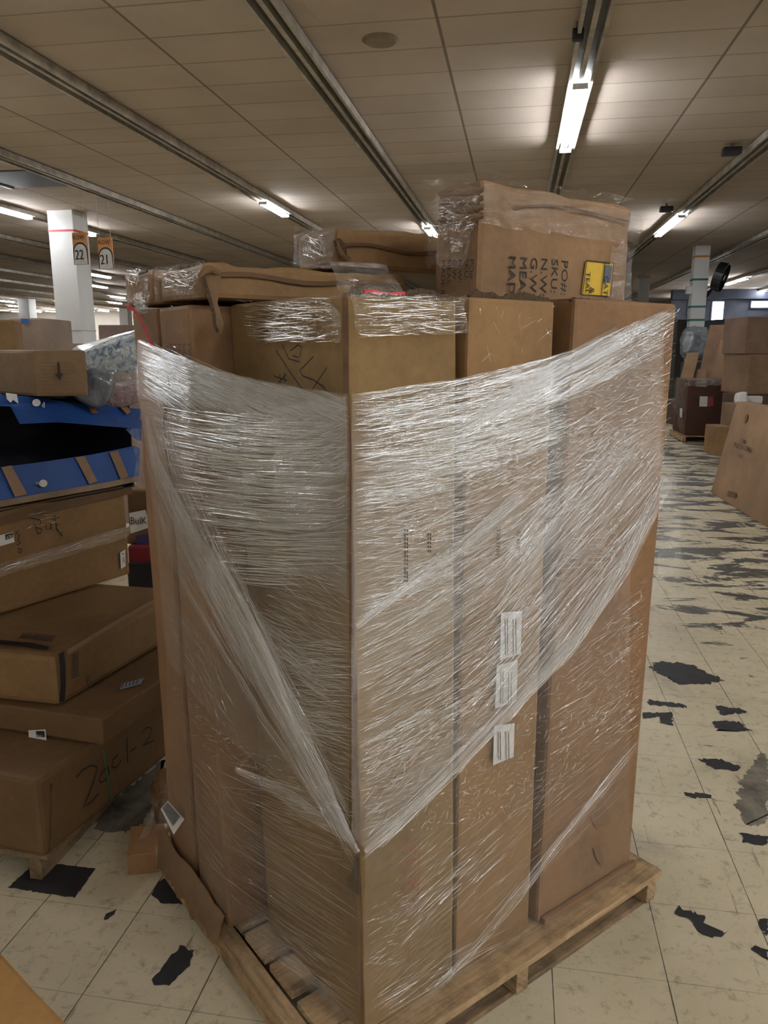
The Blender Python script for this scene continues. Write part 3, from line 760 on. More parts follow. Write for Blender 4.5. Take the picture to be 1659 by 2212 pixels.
# flat cartons lying on top
ZB = ZT + .010
cT1 = carton('flat carton lying on the left boxes, crushed taped end, torn flap hanging', S(.455, -.105, ZB), RD * .585, LD * .265, .078, KRAFT, cut=.05, crush=.012, bulge=.004, bev=.012)
cT2 = carton('flat carton lying at the far left top corner, end wrapped in film', S(.735, -.115, ZB), RD * .55, LD * .215, .084, KRAFT_R, cut=.05, crush=.012, bev=.012)
cT3 = carton('flat carton lying on the other flat boxes, behind the corner carton', S(.50, .29, ZB + .096), RD * .55, LD * .20, .098, KRAFT, cut=.05, crush=.012, bev=.012)
def cr_end(par, l0, l1, r, z0, z1, nu=12):
    crinkle('plastic_wrap', par, [S(l0, r, z1), S(l1, r, z1), S(l1, r, z0), S(l0, r, z0)], NL, lift=.008, amp=.012, nu=nu, nv=10, rep=(1.6, 1.6))
cr_end(cT1, .46, .72, -.105, ZB, ZB + .08); cr_end(cT2, .735, .99, -.115, ZB, ZB + .085); cr_end(cT3, .50, .71, .29, ZB + .096, ZB + .195)
crinkle('plastic_wrap', cT3, [S(.5, .28, ZB + .200), S(.5, .84, ZB + .200), S(.70, .84, ZB + .200), S(.70, .28, ZB + .200)], (0, 0, 1), lift=.006, amp=.012, nu=24, nv=8)
# torn flap of the flat carton
nf = (NR + NL * .4).normalized()
pf = S(.45, -.10, 1.8)
fl_ = [on_plane(u, v, pf, nf) for u, v in ((434, 583), (455, 577), (478, 600), (470, 655), (484, 700), (478, 722), (462, 716), (463, 690), (452, 655), (440, 620))]
slab_poly('torn_flap', fl_, nf, .005, cardboard((0.20, 0.12, 0.06)), cT1)
strokes('ragged_edge', [[on_plane(u, v, pf, nf) for u, v in ((440, 600), (452, 640), (462, 680), (463, 700), (470, 718))]], nf, .008, M_rim, cT1, .003)
strokes('groove_shade', [[S(.452, -.09 + i * .05, ZB + .050 + .006 * math.sin(i * .9)) for i in range(12)]], NR, .011, cardboard((0.13, 0.072, 0.034)), cT1, .006)  # dark strokes here and below put the side groove's shade into the colour
strokes('groove_shade', [[S(.497, .31 + i * .04, ZB + .150 + .006 * math.sin(i * .9)) for i in range(10)]], NR, .008, cardboard((0.13, 0.072, 0.034)), cT3, .006)
# crushed hole in the upper flat carton: dark patch, its inner shade painted in
decal('hole_shade', [on_plane(u, v, S(.498, .29, 2), NR) + NR * .004 for u, v in ((714, 522), (728, 515), (741, 528), (744, 552), (733, 562), (722, 549))], NR, M_rim, cT3, .008) if True else None
rope('crushed_fold', cT3, [(722, 520), (728, 540), (738, 555), (752, 560)], lambda u, v: (on_plane(u, v, S(.498, .29, 2), NR) + NR * .006, NR), [(0, .006), (.5, .016), (1, .006)], cardboard(KRAFT_D), lift=.006, n=14)
rope('crushed_fold', cT1, [(424, 600), (438, 585), (452, 582), (470, 592)], lambda u, v: (on_plane(u, v, S(.45, -.10, 2), NR) + NR * .01, NR), [(0, .008), (.5, .018), (1, .008)], cardboard(KRAFT_D), lift=.004, n=14)

# ragged open rims
def rim(par, a, b, n, h, name='ragged_rim'):
    a, b = V(a), V(b); d = b - a; k = int(d.length / .010); vs, fs = [], []
    for i in range(k + 1):
        p = a + d * i / k; hh = h * (.30 + .5 * abs(noise.noise(p * 9)) + .5 * abs(noise.noise(p * 60))) * (0.3 if i in (0, k) else 1)
        q = n * (.004 * noise.noise(p * 30))
        vs += [p + q, p + V((0, 0, hh)) + q * 2, p + V((0, 0, hh)) + q * 2 - n * .006, p - n * .006 + q]
        if i:
            o = 4 * i; fs += [(o - 4, o - 3, o + 1, o), (o - 3, o - 2, o + 2, o + 1), (o - 2, o - 1, o + 3, o + 2)]
    return mesh_obj(name, vs, fs, M_rim, par)
rim(cT1, S(.60, -.100, ZB + .066), S(.46, -.098, ZB + .068), NL, .026)
rim(cT1, S(.462, -.10, ZB + .066), S(.462, -.02, ZB + .070), NR, .022)
rim(cT2, S(.86, -.112, ZB + .070), S(.78, -.112, ZB + .072), NL, .020)
rim(cA, S(.016, -.01, ZT - .006), S(.014, .27, ZT - .006), NR, .034)
ne = (NR + NL).normalized()
strokes('worn_edge', [[S(0, 0, ZP + (ZT - ZP) * t) + LEAN_A * t + RD * .0015 * math.sin(t * 40) for t in [i / 40 for i in range(41)]]], ne, .011, M_dirt, cA, .0005)
rim(cD, S(.012, .302, ZT), S(.012, .56, ZT), NR, .030)
rim(cE, S(.006, .625, ZT + .008), S(.006, .70, ZT + .008), NR, .012)

# film/tape patch around the top of the corner carton, and printed/handwritten marks
pA = S(0, 0, ZP); nAL = (NL).normalized()
def aL(u, v): return on_plane(u, v, S(0, -.012, 1.5) , NL)
def aR(u, v): return on_plane(u, v, S(-.004, 0, 1.5), NR)
crinkle('clear_tape', cA, [aL(735, 640), aL(525, 655), aL(545, 742), aL(742, 735)], NL, M_filmC, lift=.010, amp=.008, nu=26, nv=10, rep=(.4, 1.5), freq=16)
crinkle('clear_tape', cA, [aR(755, 638), aR(1000, 640), aR(1000, 720), aR(757, 722)], NR, M_filmC, lift=.006, amp=.007, nu=26, nv=10, rep=(.4, 1.5), freq=16)
crinkle('loose_film_tuft', cA, [S(.01, -.06, ZT + .05), S(.01, .06, ZT + .06), S(.01, .10, ZT - .01), S(.01, -.05, ZT - .01)], NR, lift=.01, amp=.02, nu=12, nv=8)
slab_poly('red_strip', [S(.004, .02 + .1 * i / 8, ZT + .006 + .002 * math.sin(i)) for i in range(9)] + [S(.004, .12 - .1 * i / 8, ZT + .001 + .002 * math.sin(i * 2)) for i in range(9)], NR, .002, M_redtape, cA)['label'] = 'red plastic strip'
sc_l = lambda pts: [aL(u, v) + NL * .006 for u, v in pts]
strokes('marker_writing', [sc_l([(618, 745), (632, 775), (655, 782), (652, 772), (640, 768)]), sc_l([(635, 758), (652, 745), (660, 750), (655, 772)]), sc_l([(604, 757), (640, 812), (660, 838)]),
    sc_l([(685, 770), (664, 792), (655, 800), (662, 812), (684, 820), (706, 835), (710, 842)]), sc_l([(714, 794), (690, 830), (682, 842)]),
    sc_l([(600, 812), (628, 822)]), sc_l([(612, 808), (614, 828)]), sc_l([(606, 830), (626, 808)]), sc_l([(622, 806), (624, 826)])], NL, .0028, M_ink, cA, .003)
dD = lambda u, v: on_plane(u, v, S(0, 0, 1.2), NR)
lettering('printed_lettering', [('1203701', dD(1066, 1140) + NR * .010, dn, RD, .016, 1.2), ('22.5KG', dD(1110, 1145) + NR * .010, dn, RD, .014, 1.1)], M_ink2, cD)
lettering('printed_lettering', [('CARTON NO.', dD(866, 1140) + NR * .010, dn, RD, .022, 1.2), ('ITEM NO.', dD(915, 1150) + NR * .010, dn, RD, .012, 1.2)], M_ink2, cA) if False else None
strokes('print_block', [[dD(868 + c, 1142 + j * 9), dD(869 + c, 1142 + j * 9 + 4 + (j * 7 + c) % 4)] for c in (0, 5) for j in range(13)] + [[dD(918 + c, 1150 + j * 9), dD(919 + c, 1155 + j * 9)] for c in (0, 5) for j in range(5)], NR, .0036, M_ink2, cA, .010)
bL = lambda u, v: on_plane(u, v, S(.515, -.10, 1.5), NL) + NL * .029
lettering('printed_lettering', [(t, bL(u, 741), dn, LDn, .024, 1.1) for t, u in (('PO#:', 432), ('SKU:', 421), ('N.W:', 411), ('G.W:', 400), ('MEAS:', 392))], M_ink2, cB)
cL = lambda u, v: on_plane(u, v, S(.742, -.095, 1.5), NL) + NL * .024
strokes('red_strip', [[cL(294, 662), cL(306, 666), cL(318, 677), cL(328, 692), cL(336, 712), cL(346, 735), cL(358, 760)]], NL, .010, M_redtape, cC, .004)['label'] = 'red strip curving down'
crinkle('clear_tape', cC, [cL(348, 634), cL(312, 634), cL(314, 682), cL(340, 682)], NL, M_filmC, lift=.004, amp=.006, nu=10, nv=10, rep=(2, 2), freq=40)
# white labels on the narrow carton, under the film
for k, q in enumerate((((1077, 1322), (1122, 1318), (1119, 1410), (1075, 1424)), ((1068, 1436), (1113, 1424), (1110, 1512), (1064, 1528)), ((1062, 1565), (1106, 1560), (1104, 1632), (1060, 1650)))):
    lb = decal('paper_label', [dD(*p) for p in q], NR, M_paper, cD, .008); lb['label'] = 'white shipping label'
    (a, b, c, d) = q
    strokes('label_print', [[dD(a[0] + t, a[1] + 12), dD(d[0] + t + 3, d[1] - 12)] for t in (7, 12, 24, 30)], NR, .0022, M_ink2, lb, .011)
# pictogram strip and stains printed on the corner carton's right side
strokes('print_frame', [[dD(873, 1815), dD(901, 1812), dD(897, 1968), dD(868, 1985), dD(873, 1815)], [dD(872, 1880), dD(899, 1868)], [dD(869, 1932), dD(898, 1916)]], NR, .0022, M_redink, cA, .009)
strokes('print_symbol', [[dD(880, 1835), dD(893, 1822), dD(890, 1840)], [dD(878, 1858), dD(894, 1850)], [dD(878, 1905), dD(893, 1890), dD(886, 1915)], [dD(878, 1950), dD(888, 1938), dD(891, 1952), dD(880, 1962), dD(878, 1950)]], NR, .004, M_redink, cA, .009)
M_stain = plain('oil_stain', (0.185, 0.100, 0.048), .7, var=.25)
def stain(par, cs, mapper, n, mat=M_stain, lift=.006):
    decal('dirt_stain', [mapper(u, v) for u, v in cs], n, mat, par, lift, .0004)
stain(cE, ((1270, 1760), (1308, 1742), (1318, 1775), (1285, 1788)), dD, NR); stain(cE, ((1278, 1830), (1290, 1828), (1302, 1850), (1300, 1868), (1285, 1855)), dD, NR)
stain(cA, ((774, 1845), (783, 1850), (783, 1930), (768, 1922), (757, 1908), (755, 1895), (768, 1880)), lambda u, v: on_plane(u, v, S(0, -.001, .5), NL), NL, plain('damp_stain', (0.085, 0.055, 0.025), .5), .008)
# bottom flare of the right-end carton and torn bottoms on the left
plank('bent_bottom_flap', S(-.020, .61, ZP + .002), RD * .42, LD * .016, .020, cardboard(KRAFT_R), cE, 3)
tb = [S(.50 + i * .04, -.085 - .012 * (i % 2) - .01 * noise.noise(V((i, 2, 1))), ZP + .002) for i in range(13)]
slab_poly('torn_bottom_flap', [p + V((0, 0, .10 + .05 * noise.noise(p * 9))) + NL * .0 for p in tb] + [p + NL * (.02 + .02 * noise.noise(p * 17)) + V((0, 0, -.02)) for p in reversed(tb)], NL, .006, cardboard((0.23, 0.14, 0.075)), cC) if False else None
vs, fs = [], []
for i in range(41):
    l = .495 + i * .0112; p = S(l, -.112, ZP)
    w = .022 + .02 * abs(noise.noise(p * 13)); h = .05 + .07 * abs(noise.noise(p * 6))
    vs += [p + V((0, 0, h)), p + NL * .014 + V((0, 0, h * .45)), p + NL * w - V((0, 0, .02 + .06 * abs(noise.noise(p * 23))))]
    if i: o = 3 * i; fs += [(o - 3, o - 2, o + 1, o), (o - 2, o - 1, o + 2, o + 1)]
tf = mesh_obj('torn_bottom_edge', vs, fs, cardboard((0.23, 0.14, 0.075)), cB)
sm_ = tf.modifiers.new('t', 'SOLIDIFY'); sm_.thickness = .004

# ------------------------------------------------------------------ the stretch film
film = empty('stretch_film', S(.3, .3, ZP)); tag(film, 'clear stretch film wound around the tall pallet stack of cartons', 'stretch film')
off = .014
c0 = S(0, 0, ZP) + NR * off + NL * off; c1 = S(0, 0, ZT) + LEAN_A + NR * off + NL * off
pRr = S(0, 1.03, ZP) + NR * (off + .004)
nRp = (pRr - c0).cross(c1 - c0).normalized(); nRp = nRp if nRp.dot(NR) > 0 else -nRp
k0 = S(.492, -.10, ZP) + NL * (off + .004); nL1 = (k0 - c0).cross(c1 - c0).normalized(); nL1 = nL1 if nL1.dot(NL) > 0 else -nL1
k1 = k0 + LEAN_A; m0 = S(.98, -.10, ZP) + NL * (off + .010)
k1 = S(.492, -.10, ZT) + LEAN_A + NL * (off + .004)
nL2 = (m0 - k0).cross(k1 - k0).normalized(); nL2 = nL2 if nL2.dot(NL) > 0 else -nL2
def sR(u, v): return on_plane(u, v, c0, nRp), nRp
def sL(u, v):
    p = on_plane(u, v, c0, nL1); q = on_plane(u, v, k0, nL2)
    # the outer of the two planes (nearer the viewer is the one hit first on a convex knee)
    l = (p - W(*O_)).dot(LD)
    if l <= .492: return p, nL1
    return q, nL2
clipL = [(296, 722), (500, 806), (700, 843), (757, 849), (783, 2232), (540, 2062), (440, 1905), (388, 1740), (347, 1240)]
clipR = [(757, 849), (1000, 813), (1200, 765), (1472, 652), (1358, 1890), (783, 2228)]
edgeR = [(757, 851), (880, 835), (1000, 815), (1100, 796), (1200, 768), (1330, 715), (1466, 656)]
# base layers
sheet('film_layer', film, [(300, 732), (400, 775), (500, 808), (600, 832), (700, 845), (757, 851)], [(300, 840), (345, 1200), (360, 1420), (500, 1600), (700, 1760), (775, 1838)], sL, M_filmA, 8, 40, 30)
sheet('film_layer', film, edgeR, [(757, 1800), (790, 1838), (1000, 1640), (1230, 1400), (1430, 1060)], sR, M_filmA, -22, 40, 30)
sheet('film_layer', film, [(757, 1000), (1000, 930), (1200, 860), (1462, 700)], [(757, 1500), (1000, 1330), (1200, 1190), (1420, 1050)], sR, M_filmB, -12, 30, 20, lift=.006)
sheet('film_layer', film, [(785, 1740), (1000, 1560), (1250, 1330), (1410, 1180)], [(785, 2222), (985, 2110), (1200, 1990), (1358, 1885)], sR, M_filmB, -38, 30, 24)
sheet('film_layer', film, [(350, 1250), (520, 1480), (700, 1700), (782, 1800)], [(362, 1640), (392, 1780), (470, 1950), (560, 2065), (700, 2160), (782, 2222)], sL, M_filmB, 33, 30, 24)
sheet('film_layer', film, [(600, 880), (757, 855)], [(600, 1150), (757, 1290)], sL, M_filmA, -20, 14, 14, lift=.006)
sheet('film_layer', film, [(300, 735), (520, 816), (757, 856)], [(305, 860), (520, 890), (757, 960)], sL, M_filmB, 17, 24, 10, lift=.008)
sheet('film_layer', film, [(300, 612), (340, 640)], [(300, 800), (345, 770)], sL, M_filmB, 20, 6, 8) if False else None
# gathered bands
rope('gathered_band', film, [(322, 900), (345, 1010), (420, 1180), (510, 1330), (600, 1500), (690, 1680), (778, 1838)], sL, [(0, .02), (.2, .10), (.5, .13), (.75, .10), (1, .012)], M_filmR, n=40)
rope('gathered_band', film, [(345, 1080), (400, 1250), (480, 1390), (580, 1560), (690, 1720), (776, 1836)], sL, [(0, .03), (.3, .025), (.7, .03), (1, .010)], M_filmB, lift=.010, n=36)
rope('gathered_band', film, [(470, 1180), (540, 1310), (590, 1420), (630, 1530), (655, 1590)], sL, [(0, .01), (.5, .028), (1, .014)], M_filmR, lift=.012, n=24)
rope('gathered_band', film, [(516, 1660), (600, 1700), (700, 1770), (770, 1815)], sL, [(0, .02), (.5, .05), (1, .02)], M_filmR, lift=.008, n=20)
rope('gathered_band', film, [(784, 1838), (860, 1772), (1000, 1636), (1120, 1510), (1230, 1395), (1340, 1230), (1438, 1040)], sR, [(0, .012), (.2, .030), (.45, .045), (.7, .055), (1, .06)], M_filmR, n=40)
rope('gathered_band', film, [(765, 1352), (880, 1262), (1000, 1175), (1120, 1075)], sR, [(0, .012), (.5, .030), (1, .05)], M_filmR, n=24)
rope('gathered_band', film, [(870, 2200), (985, 2090), (1150, 1890), (1270, 1740), (1372, 1610)], sR, [(0, .03), (.4, .02), (.7, .025), (1, .03)], M_filmB, lift=.004, n=30)
rope('gathered_band', film, [(1000, 925), (1100, 862), (1200, 800), (1330, 735)], sR, [(0, .02), (.5, .05), (1, .07)], M_filmR, n=24)
rope('gathered_band', film, [(550, 1968 + 30), (640, 2080), (720, 2160), (778, 2212)], sL, [(0, .06), (.5, .05), (1, .04)], M_filmB, n=20)
# rolled edges
rope('rolled_edge', film, [(655, 1592), (715, 1720), (772, 1832), (781, 1841)], sL, [(0, .006), (1, .006)], M_wr, lift=.012, n=16)
rope('rolled_edge', film, [(781, 1841), (800, 1830), (860, 1775), (1000, 1640)], sR, [(0, .006), (1, .006)], M_wr, lift=.012, n=16)
rope('rolled_edge', film, [(310, 874), (430, 874), (560, 882), (690, 894)], sL, [(0, .006), (1, .003)], M_wr, lift=.012, n=16)
rope('rolled_edge', film, [(299, 734), (304, 800), (312, 880), (330, 1000)], sL, [(0, .006), (1, .010)], M_wr, lift=.014, n=16)
# wrinkles
A_ = lambda *k: k
fan = lambda fu, fv: (lambda u, v: math.atan2(v - fv, u - fu))
specL = [
    (((300, 738), (520, 816), (757, 853), (757, 905), (600, 884), (320, 868)), 620, fan(-80, 560), (50, 260), (1.0, 3.6), (.55, 1), 3),
    (((312, 760), (420, 800), (480, 872), (330, 868)), 260, lambda u, v: R2(24 + (v - 780) * .12), (40, 150), (1.0, 3.5), (.6, 1), 4),
    (((345, 885), (600, 898), (680, 1000), (690, 1200), (660, 1240), (560, 1270), (470, 1120), (400, 1000)), 430, lambda u, v: R2(9 - (u - 480) * .055), (80, 300), (1.4, 4.6), (.7, 1), 2.0),
    (((580, 880), (757, 870), (757, 1140), (640, 1140)), 700, lambda u, v: R2(-24 + (v - 880) * .03), (15, 80), (.8, 2.2), (.25, .7), 9),
    (((330, 900), (360, 890), (500, 1200), (640, 1480), (770, 1800), (690, 1680), (500, 1400), (345, 1120)), 520, lambda u, v: math.atan2(2.05 - (v - 900) / 900 * .25, 1), (60, 300), (.8, 2.6), (.2, .75), 2.5),
    (((640, 1200), (757, 1150), (770, 1760), (700, 1660), (560, 1330)), 520, 26, (20, 110), (.8, 2.6), (.25, .85), 8),
    (((640, 1370), (762, 1370), (768, 1600), (660, 1600)), 110, 5, (50, 130), (1.0, 3.2), (.6, 1), 5),
    (((560, 1330), (660, 1400), (690, 1500), (640, 1460)), 60, 38, (50, 130), (1.2, 3.2), (.6, 1), 4),
    (((355, 1300), (480, 1420), (520, 1600), (420, 1500)), 70, 62, (15, 50), (1, 3), (.5, .95), 6),
    (((360, 1450), (500, 1600), (640, 1640), (770, 1760), (515, 1660), (380, 1600)), 170, 20, (8, 30), (1, 3), (.3, .85), 30),
    (((515, 1640), (700, 1720), (778, 1838), (778, 1900), (515, 1720)), 130, 20, (30, 140), (.8, 2.4), (.25, .8), 7),
    (((380, 1620), (510, 1680), (515, 2000), (430, 1880)), 110, 52, (40, 200), (.7, 2.0), (.12, .5), 4),
    (((515, 1720), (700, 1850), (780, 2000), (780, 2200), (560, 2060)), 260, 34, (60, 300), (.7, 2.2), (.12, .5), 3),
    (((600, 1980), (700, 2060), (720, 2160), (620, 2080)), 26, 38, (25, 70), (1.6, 3.6), (.7, 1), 4),
]
specR = [
    (((757, 853), (1000, 817), (1200, 768), (1200, 960), (760, 1130)), 900, lambda u, v: R2(-5 - (u - 757) * .03), (30, 170), (.9, 3.2), (.35, .95), 5),
    (((1000, 830), (1200, 775), (1466, 662), (1445, 1000), (1000, 1060)), 900, lambda u, v: R2(-20), (8, 50), (.9, 2.8), (.3, .95), 22),
    (((1000, 930), (1240, 760), (1460, 665), (1440, 760), (1200, 870)), 240, -30, (50, 200), (.9, 3.0), (.3, .8), 3),
    (((757, 1050), (1200, 900), (1430, 930), (1250, 1120), (1000, 1230), (765, 1340)), 600, lambda u, v: R2(-16 - (u - 757) * .025), (20, 110), (.9, 2.8), (.3, .9), 7),
    (((765, 1130), (1000, 1060), (1000, 1280), (768, 1340)), 150, -3, (20, 90), (.9, 2.6), (.4, .9), 5),
    (((768, 1340), (1000, 1180), (1200, 1050), (1200, 1300), (1000, 1540), (775, 1720)), 620, lambda u, v: R2(-24 - (u - 768) * .045), (25, 150), (.9, 3.2), (.35, .95), 4),
    (((1090, 1180), (1300, 960), (1440, 980), (1420, 1100), (1230, 1380), (1050, 1540)), 420, lambda u, v: R2(-50), (40, 220), (1.0, 3.6), (.4, 1), 4),
    (((1200, 1160), (1340, 1140), (1330, 1240), (1210, 1250)), 40, 4, (25, 60), (1, 2.8), (.6, 1), 4),
    (((775, 1600), (1000, 1500), (1180, 1400), (1000, 1620), (800, 1800)), 420, lambda u, v: R2(-32), (10, 60), (.9, 2.8), (.3, .9), 15),
    (((1010, 1660), (1240, 1420), (1395, 1240), (1380, 1560), (1150, 1760), (850, 1800)), 420, -40, (6, 26), (.9, 2.8), (.35, .95), 30),
    (((1240, 1420), (1395, 1240), (1380, 1600), (1180, 1640)), 130, -38, (20, 90), (.9, 2.4), (.25, .8), 6),
    (((850, 1830), (1150, 1680), (1372, 1600), (1360, 1700), (1100, 1960), (870, 2160), (790, 2180)), 240, -42, (30, 180), (.7, 2.2), (.12, .5), 4),
    (((910, 1880), (1060, 1790), (1080, 1860), (880, 2030)), 40, -42, (30, 90), (1.4, 3.4), (.7, 1), 4),
    (((800, 1960), (900, 1900), (870, 2080), (790, 2100)), 34, -28, (10, 40), (1.0, 2.8), (.6, 1), 6),
    (((800, 2150), (1060, 2010), (1120, 2010), (880, 2190)), 46, -33, (30, 120), (1.0, 2.8), (.4, .9), 4),
]
def along(pts, w, n, dl=(.4, 1)):
    tot = sum(math.hypot(b[0] - a[0], b[1] - a[1]) for a, b in zip(pts, pts[1:])); out = []
    for a, b in zip(pts, pts[1:]):
        dx, dy = b[0] - a[0], b[1] - a[1]; L = math.hypot(dx, dy); nx, ny = -dy / L * w / 2, dx / L * w / 2
        out.append((((a[0] + nx, a[1] + ny), (b[0] + nx, b[1] + ny), (b[0] - nx, b[1] - ny), (a[0] - nx, a[1] - ny)), max(3, int(n * L / tot)), math.degrees(math.atan2(dy, dx)), (50, 220), (1.0, 3.2), dl, 1.5))
    return out
specL += along([(322, 900), (345, 1010), (420, 1180), (510, 1330), (600, 1500), (690, 1680), (774, 1830)], 60, 150)
specL += along([(345, 1080), (400, 1250), (480, 1390), (580, 1560), (690, 1720), (772, 1832)], 22, 70, (.6, 1))
specL += along([(470, 1180), (540, 1310), (590, 1420), (630, 1530), (655, 1590)], 18, 50, (.8, 1))
specR += along([(786, 1832), (860, 1772), (1000, 1636), (1120, 1510), (1230, 1395), (1340, 1230), (1438, 1040)], 34, 190, (.6, 1))
specR += along([(765, 1352), (880, 1262), (1000, 1175), (1120, 1075)], 24, 60, (.6, 1))
specR += along([(870, 2195), (985, 2090), (1150, 1890), (1270, 1740), (1370, 1615)], 20, 60, (.3, .9))
specR += along([(1000, 925), (1100, 862), (1200, 800), (1330, 735), (1455, 672)], 40, 80, (.5, 1))
wl = wrinkle_mesh('film_wrinkle', film, specL, sL, clipL); wl['kind'] = 'stuff'
q_ = lambda f, pts: [f(u, v)[0] for u, v in pts]
crinkle('loose_film', film, q_(sL, ((297, 925), (320, 915), (324, 1062), (302, 1050))), nL2, lift=.012, amp=.012, nu=8, nv=14)
crinkle('loose_film', film, q_(sR, ((1432, 985), (1456, 1000), (1474, 1245), (1412, 1265))), nRp, lift=.004, amp=.010, nu=8, nv=16)
wr = wrinkle_mesh('film_wrinkle', film, specR, sR, clipR); wr['kind'] = 'stuff'
# glints on the small pieces of film higher up
def patch(par, poly, n, ang, ln, w, surf, jit=20):
    o = wrinkle_mesh('film_wrinkle', par, [(poly, n, ang, ln, w, (.5, 1), jit)], surf, [(p[0], p[1]) for p in poly], .012); o['kind'] = 'stuff'
patch(cA, ((525, 650), (740, 640), (745, 738), (560, 742)), 90, 0, (15, 120), (1, 3.2), lambda u, v: (aL(u, v) + NL * .012, NL), 7)
patch(cA, ((757, 640), (1000, 640), (1000, 722), (757, 730)), 90, -1, (15, 120), (1, 3.0), lambda u, v: (aR(u, v) + NR * .008, NR), 5)
patch(cD, ((1010, 655), (1195, 655), (1190, 760), (1015, 790)), 10, -70, (8, 50), (1, 2.4), lambda u, v: (aR(u, v) + NR * .006, NR), 30)
patch(cT, ((947, 440), (1060, 420), (1060, 500), (947, 520)), 60, -8, (8, 40), (1, 3), lambda u, v: (tL(u, v) + NL * .012, NL), 40)
patch(cT, ((985, 515), (1018, 515), (1016, 548), (988, 548)), 40, 5, (6, 20), (1, 3), lambda u, v: (tL(u, v) + NL * .004, NL), 40)
patch(cT1, ((355, 590), (440, 580), (438, 625), (360, 630)), 40, -10, (8, 40), (1, 3), lambda u, v: (on_plane(u, v, S(.46, -.12, 1.8), NL), NL), 40)
patch(cT2, ((278, 578), (315, 575), (312, 622), (285, 620)), 46, 70, (6, 30), (1, 4), lambda u, v: (on_plane(u, v, S(.74, -.135, 1.8), NL), NL), 30)
patch(cT3, ((658, 515), (715, 505), (712, 560), (660, 565)), 46, 60, (8, 40), (1, 3.4), lambda u, v: (on_plane(u, v, S(.5, .275, 1.9), NL), NL), 30)
patch(cB, ((385, 650), (455, 645), (455, 800), (385, 790)), 9, 30, (8, 26), (1, 3), lambda u, v: (bL(u, v), NL), 40)
patch(cC, ((310, 636), (352, 634), (350, 680), (322, 682)), 60, 20, (5, 16), (1, 3), lambda u, v: (cL(u, v), NL), 70)

# ================================================================== LEFT-HAND PILE
pal2 = empty('wooden_pallet', (-1.9, 2.5, 0)); tag(pal2, 'low wooden pallet under the cartons stacked at left edge', 'pallet')
for i in range(6): plank('deck_board', (-2.55, 1.99 + i * .19, .078), (1.10, .0, 0), (0, .12, 0), .02, M_woodd, pal2, 40 + i)
for i in range(3): plank('stringer', (-2.52 + i * .50, 1.99, .001), (.045, 0, 0), (0, 1.08, 0), .0765, M_woodd, pal2, 50 + i)
DL = V((.16, .98, 0)).normalized()
g1 = carton('bottom carton of left pile with 2001-2 in marker', (-1.445, 1.97, .10), V((-.80, .10, 0)), DL * .80, .275, KRAFT_D, bev=.018, bulge=.012)
g2 = carton('wide flat lidded carton above the one marked 2001-2', (-1.337, 2.19, .387), V((-.88, .09, 0)), DL * .62, .097, (0.155, 0.086, 0.038), bev=.008, bulge=.003)
g3 = carton('flat carton with black strap around one end, third from the floor', (-1.525, 2.24, .490), V((-.72, .03, 0)), DL * .80, .185, (0.215, 0.124, 0.052), bev=.022, bulge=.008)
nR1 = V((DL.y, -DL.x, 0)); nF1 = V((-.10, -.80, 0)).normalized(); nF3 = V((-.04, -1, 0)).normalized()
f1 = lambda u, v: on_plane(u, v, V((-1.445, 1.97, .1)), nR1) + nR1 * .010
f2 = lambda u, v: on_plane(u, v, V((-1.337, 2.19, .4)), nR1) + nR1 * .003
f3 = lambda u, v: on_plane(u, v, V((-1.525, 2.24, .5)), nR1) + nR1 * .011
f3f = lambda u, v: on_plane(u, v, V((-1.525, 2.24, .5)), nF3) + nF3 * .006
f2f = lambda u, v: on_plane(u, v, V((-1.337, 2.19, .4)), nF1) + nF1 * .010
strokes('marker_writing', [[f1(u, v) for u, v in s] for s in (
    ((159, 1678), (172, 1662), (190, 1652), (204, 1655), (200, 1675), (186, 1715), (174, 1742), (192, 1730), (208, 1712)),
    ((226, 1655), (214, 1668), (208, 1684), (212, 1690), (224, 1682), (230, 1668), (226, 1655)), ((250, 1628), (238, 1640), (236, 1656), (246, 1657), (256, 1640)),
    ((268, 1592), (270, 1648)), ((276, 1622), (288, 1613)), ((300, 1582), (312, 1570), (322, 1572), (318, 1590), (302, 1612), (310, 1606), (328, 1598)))], nR1, .0065, M_ink, g1)
strokes('green_strap', [[f1(216, 1618), f1(222, 1650), f1(228, 1690), f1(236, 1728)]], nR1, .008, M_green, g1, .003)['label'] = 'green strap'
strokes('edge_crease', [[f1(107, 1690), f1(106, 1760), f1(104, 1840)]], nR1, .006, M_dirt, g1)
st = decal('barcode_sticker', [f2f(67, 1574), f2f(104, 1572), f2f(106, 1598), f2f(68, 1598)], nF1, M_paper, g2, .002)
decal('number_block', [f2f(84, 1575), f2f(102, 1575), f2f(103, 1588), f2f(85, 1588)], nF1, M_ink, st, .004)
lettering('sticker_lettering', [('0647', f2f(86, 1586), V((1, -.1, 0)), V((0, 0, 1)), .013, 1.0)], M_paper, st, .008)
zt2 = .387 + .097 + .003
z2 = lambda u, v: on_z(u, v, zt2)
s2 = decal('shipping_label', [z2(263, 1478), z2(311, 1465), z2(305, 1478), z2(259, 1491)], (0, 0, 1), plain('pale_blue_label', (0.22, 0.27, 0.33), .6), g2, .001)
strokes('label_print', [[z2(266 + i * 8, 1478 - i * 2), z2(263 + i * 8, 1487 - i * 2)] for i in range(5)], (0, 0, 1), .004, M_ink2, s2, .003)
lettering('handling_mark', [('B', f3(180, 1482), V((DL.x, DL.y, 0)), V((0, 0, 1)), .05, 1)], M_ink2, g3)
strokes('handling_mark', [[f3(190 + 10 * math.cos(t), 1466 - 15 * math.sin(t) + 5 * math.cos(t) * -1) for t in [i * math.pi / 8 for i in range(17)]]], nR1, .0022, M_ink2, g3)
